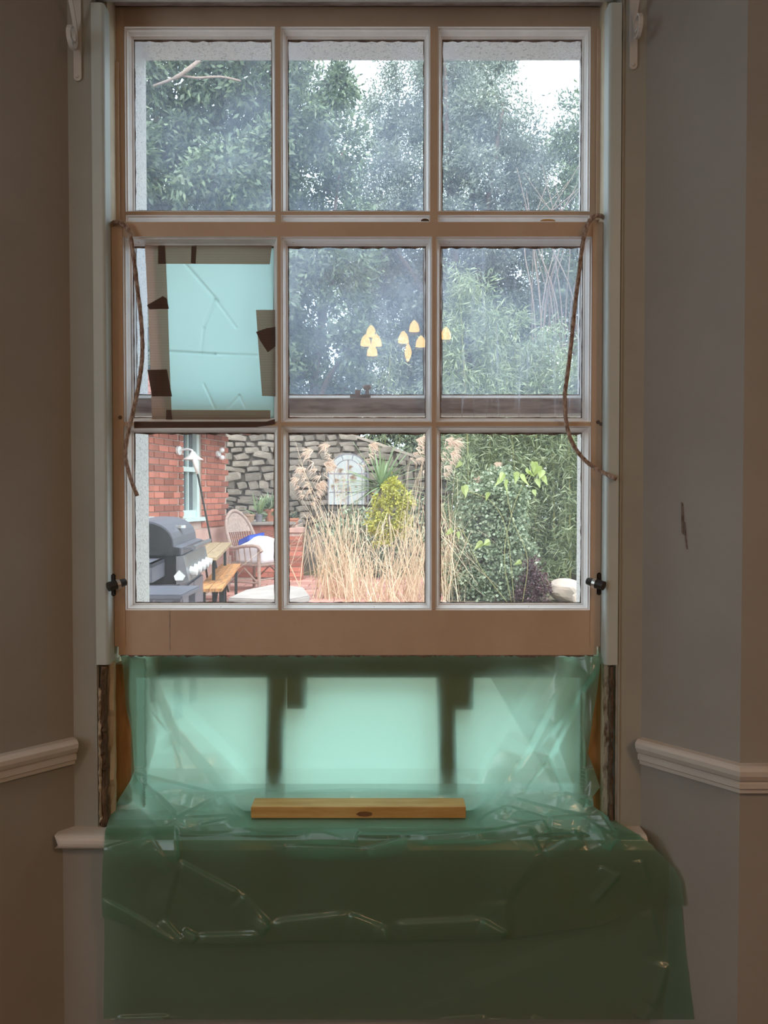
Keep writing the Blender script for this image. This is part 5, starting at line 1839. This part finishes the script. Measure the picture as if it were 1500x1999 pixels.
# ---- ornamental grasses with plumes
def grass(px, pyb, Y, stems, blades, plumes, seed, label, tops, hpx):
    base = P(px, pyb, Y)
    base.z = GZ
    t = plant('ornamental_grass', base, label, 'grass', 'dry ornamental grasses')
    rr = np.random.default_rng(seed)
    V, Fc = [], []
    def ribbon(pts, w):
        o = len(V)
        for k, q in enumerate(pts):
            f_ = k / (len(pts) - 1)
            ww = w * (1 - .75 * f_)
            s = Vector((1, .35, 0)) * ww
            V.append(tuple(q - s)); V.append(tuple(q + s))
        for k in range(len(pts) - 1):
            Fc.append((o + 2 * k, o + 2 * k + 1, o + 2 * k + 3, o + 2 * k + 2))
    hm = hpx * Y / F
    for i in range(stems):
        tx, ty = tops[i % len(tops)]
        tip = P(tx + rr.normal() * 22, ty + rr.uniform(-10, 170), Y + rr.normal() * .2)
        b = base + Vector((rr.normal() * .18, rr.normal() * .12, 0))
        mid = b.lerp(tip, .5) + Vector((rr.normal() * .04, 0, .10))
        ribbon(catmull([b, mid, tip], 4), rr.uniform(.003, .006))
    for i in range(blades):
        az = rr.uniform(0, 2 * math.pi)
        sp = rr.uniform(.2, .95)
        h = rr.uniform(.3, 1.0) * hm * .60
        b = base + Vector((rr.normal() * .22, rr.normal() * .16, 0))
        d = Vector((math.cos(az), math.sin(az) * .6, 0))
        top = b + d * sp * .55 + Vector((0, 0, h))
        end = b + d * sp * 1.15 + Vector((0, 0, h * rr.uniform(.25, .9)))
        ribbon(catmull([b, b.lerp(top, .6) + Vector((0, 0, h * .14)), top, end], 4), rr.uniform(.003, .0065))
    o = mk_np('blades', V, Fc, 'straw', t)
    o['kind'] = 'stuff'
    for (x, y, ln, dx) in plumes:
        a = P(x, y, Y)
        m = MB()
        ang0 = math.radians(rr.uniform(55, 95))
        k = ln * Y / F
        stem = catmull([a, a + Vector((dx * .15 * k, 0, -k * .05)), a + Vector((-dx * .35 * k, .02, -k))], 5)
        vs, fs = [], []
        for j in range(95):
            f_ = rr.uniform(0, 1)
            q = stem[min(int(f_ * (len(stem) - 1)), len(stem) - 1)]
            L = k * rr.uniform(.18, .42)
            d = Vector((dx * rr.uniform(.3, 1.0) + rr.normal() * .25, rr.normal() * .25, rr.uniform(-.75, .35))).normalized()
            s = Vector((-d.z, 0, d.x)) * rr.uniform(.002, .0042)
            o_ = len(vs)
            e1, e2 = q + d * L * .6, q + d * L + Vector((0, 0, -.25 * L))
            vs += [q - s, q + s, e1 + s, e1 - s, e2]
            fs += [(o_, o_ + 1, o_ + 2, o_ + 3), (o_ + 3, o_ + 2, o_ + 4)]
        m.add(vs, fs)
        mk('plume', m, 'plume', t)
grass(672, 1190, 9.4, 52, 95, [(612, 880, 62, -1), (632, 905, 60, 1), (598, 915, 50, -1), (645, 870, 50, -1), (720, 868, 52, 1), (618, 945, 48, 1), (585, 935, 40, -1)], 101,
      'dry ornamental grass leaning left in the middle pane', [(600, 860), (625, 880), (640, 920), (660, 900), (590, 950), (715, 880), (650, 960), (690, 950)], 300)
grass(805, 1190, 9.1, 50, 62, [(826, 852, 55, 1), (838, 880, 50, 1), (812, 858, 46, 1), (842, 905, 48, 1)], 103,
      'dry ornamental grass standing upright beside the glazing bar', [(830, 860), (838, 880), (815, 870), (843, 920), (836, 950), (822, 940)], 310)
grass(872, 1185, 9.6, 45, 70, [(882, 862, 60, 1), (878, 885, 50, 1), (870, 858, 44, 1), (925, 935, 40, 1), (965, 905, 34, 1)], 105,
      'dry ornamental grass with drooping plumes left of the ivy', [(870, 870), (885, 890), (905, 940), (920, 960), (895, 960), (940, 925)], 290)
grass(735, 1200, 8.9, 10, 62, [], 107, 'low arching dry grass at the front of the bed', [(720, 1080), (760, 1070), (700, 1060)], 210)

# ---- ivy-covered mound
c = P(965, 1160, 9.6)
t = plant('ivy_mound', (c.x, c.y, GZ), 'ivy-covered stump in the right lower pane', 'ivy')
ib = []
rr = random.Random(19)
for y in range(935, 1200, 24):
    hw_ = np.interp(y, [925, 960, 1050, 1180], [22, 52, 62, 84])
    cx_ = np.interp(y, [925, 1000, 1180], [980, 968, 965])
    x = cx_ - hw_
    while x <= cx_ + hw_:
        ib.append(B(x + rr.uniform(-5, 5), y + rr.uniform(-6, 6), 9.6 - .25 * (1 - ((x - cx_) / (hw_ + 1)) ** 2) + rr.uniform(-.05, .05), 17, 1))
        x += 22
foliage(t, ib, 210, 'leaf_ivy', .046, .038, 111, 'leaves', sub=10, spread=.34, shell=.3)
mk('stump', MB().tube([(c.x, c.y + .1, GZ), (c.x, c.y + .1, GZ + .5), (c.x + .05, c.y + .1, PZ(950, 9.6))], [.34, .30, .16], 12), 'bark', t)
# ---- climber with large lime leaves
vn = plant('climbing_vine', (P(1000, 1175, 9.0).x, 9.0, GZ), 'thin climber with large lime-green leaves over the ivy', 'vine')
lvs = [(975, 934, 20, 0), (992, 942, 20, .2), (1006, 926, 20, -.2), (1025, 930, 24, .3), (1043, 905, 18, .1), (1050, 912, 20, .5), (1032, 916, 18, -.4), (1058, 920, 18, .2), (1052, 938, 16, .1), (906, 952, 20, -.3), (898, 903, 14, .8), (955, 965, 14, .3),
       (1044, 958, 12, 0), (983, 926, 16, .6), (880, 1035, 14, .7), (893, 1042, 14, -.6), (940, 1062, 18, .9), (955, 1058, 16, 1.2), (1015, 1096, 12, .9), (1064, 932, 16, -.2), (1038, 922, 14, .9)]
hp = None
for i, (x, y, s, rot) in enumerate(lvs):
    if hp is None:
        hpts = [(0, .16), (.16, .24), (.32, .16), (.38, -.04), (.30, -.32), (.14, -.64), (0, -.98)]
        full = hpts + [(-a, b) for a, b in reversed(hpts[1:-1])]
        vs = [(a, .5 * abs(a) - .25 * b * b, b) for a, b in full] + [(0, 0, -.2)]
        n_ = len(full)
        fs = [(k, (k + 1) % n_, n_) for k in range(n_)]
        hp = mk('vine_leaf', MB().add(vs, fs), 'leaf_lime', vn, base=False)
        o = hp
    else:
        o = hp.copy()
        COL.objects.link(o)
    sc = s * 9.0 / F * 1.1
    o.scale = (sc, sc, sc)
    o.rotation_euler = (rr.uniform(-.5, .5), rot, rr.uniform(-1.1, 1.1))
    o.location = P(x, y, 9.0) - Vector(vn.location)
for pts in ([(1000, 1178), (985, 1090), (1000, 1000), (1025, 940), (1045, 905)], [(995, 1178), (940, 1110), (905, 1040), (885, 1030)], [(1005, 1178), (990, 1040), (960, 980), (905, 955)], [(1020, 1178), (1030, 1090), (1000, 1010), (985, 930)]):
    ww = [P(a, b, 9.02) for a, b in pts]
    ww[0].z = GZ
    mk('vine_stem', MB().tube(catmull(ww, 6), .0032, 5), 'culm', vn, smooth=True)

# ---- dark purple plant and rocks
c = P(1040, 1180, 9.2)
t = plant('purple_shrub', (c.x, c.y, GZ), 'dark purple-brown small shrub beside the ivy stump', 'shrub')
foliage(t, [B(x, y, 9.2, 16) for x, y in ((1040, 1105), (1030, 1122), (1050, 1124), (1020, 1145), (1040, 1146), (1060, 1146), (1015, 1170), (1036, 1172), (1060, 1170))], 330, 'leaf_purple', .036, .02, 121, 'leaves', sub=14, spread=.3)
trunk(t, (c.x, c.y, GZ), [P(1030, 1120, 9.2), P(1052, 1125, 9.2)], .015)
def rock(px, py, Y, wpx, hpx, seed, label):
    bm = bmesh.new()
    bmesh.ops.create_icosphere(bm, subdivisions=3, radius=1)
    r = np.random.default_rng(seed)
    k = Y / F
    dirs = r.normal(size=(14, 3))
    dirs /= np.linalg.norm(dirs, axis=1, keepdims=True)
    offs = r.uniform(.5, .85, 14)
    for v in bm.verts:
        q = np.array(v.co)
        for d_, o_ in zip(dirs, offs):
            e = q @ d_ - o_
            if e > 0:
                q = q - d_ * e
        v.co = Vector((q[0] * wpx * k / 2, q[1] * wpx * k / 2.4, (q[2] + .72) * hpx * k / 1.6))
    me = bpy.data.meshes.new('rock')
    bm.to_mesh(me)
    bm.free()
    me.materials.append(M['rock'])
    p_ = P(px, py, Y)
    p_.z = GZ - .02
    o = link('rock', me, p_, None)
    tag(o, label, 'rock', 'garden rocks')
rock(1102, 1185, 9.3, 84, 46, 5, 'large pinkish rock at the lower right of the garden bed')
rock(1135, 1195, 8.9, 36, 40, 9, 'small pale rock in front of the large pinkish rock')
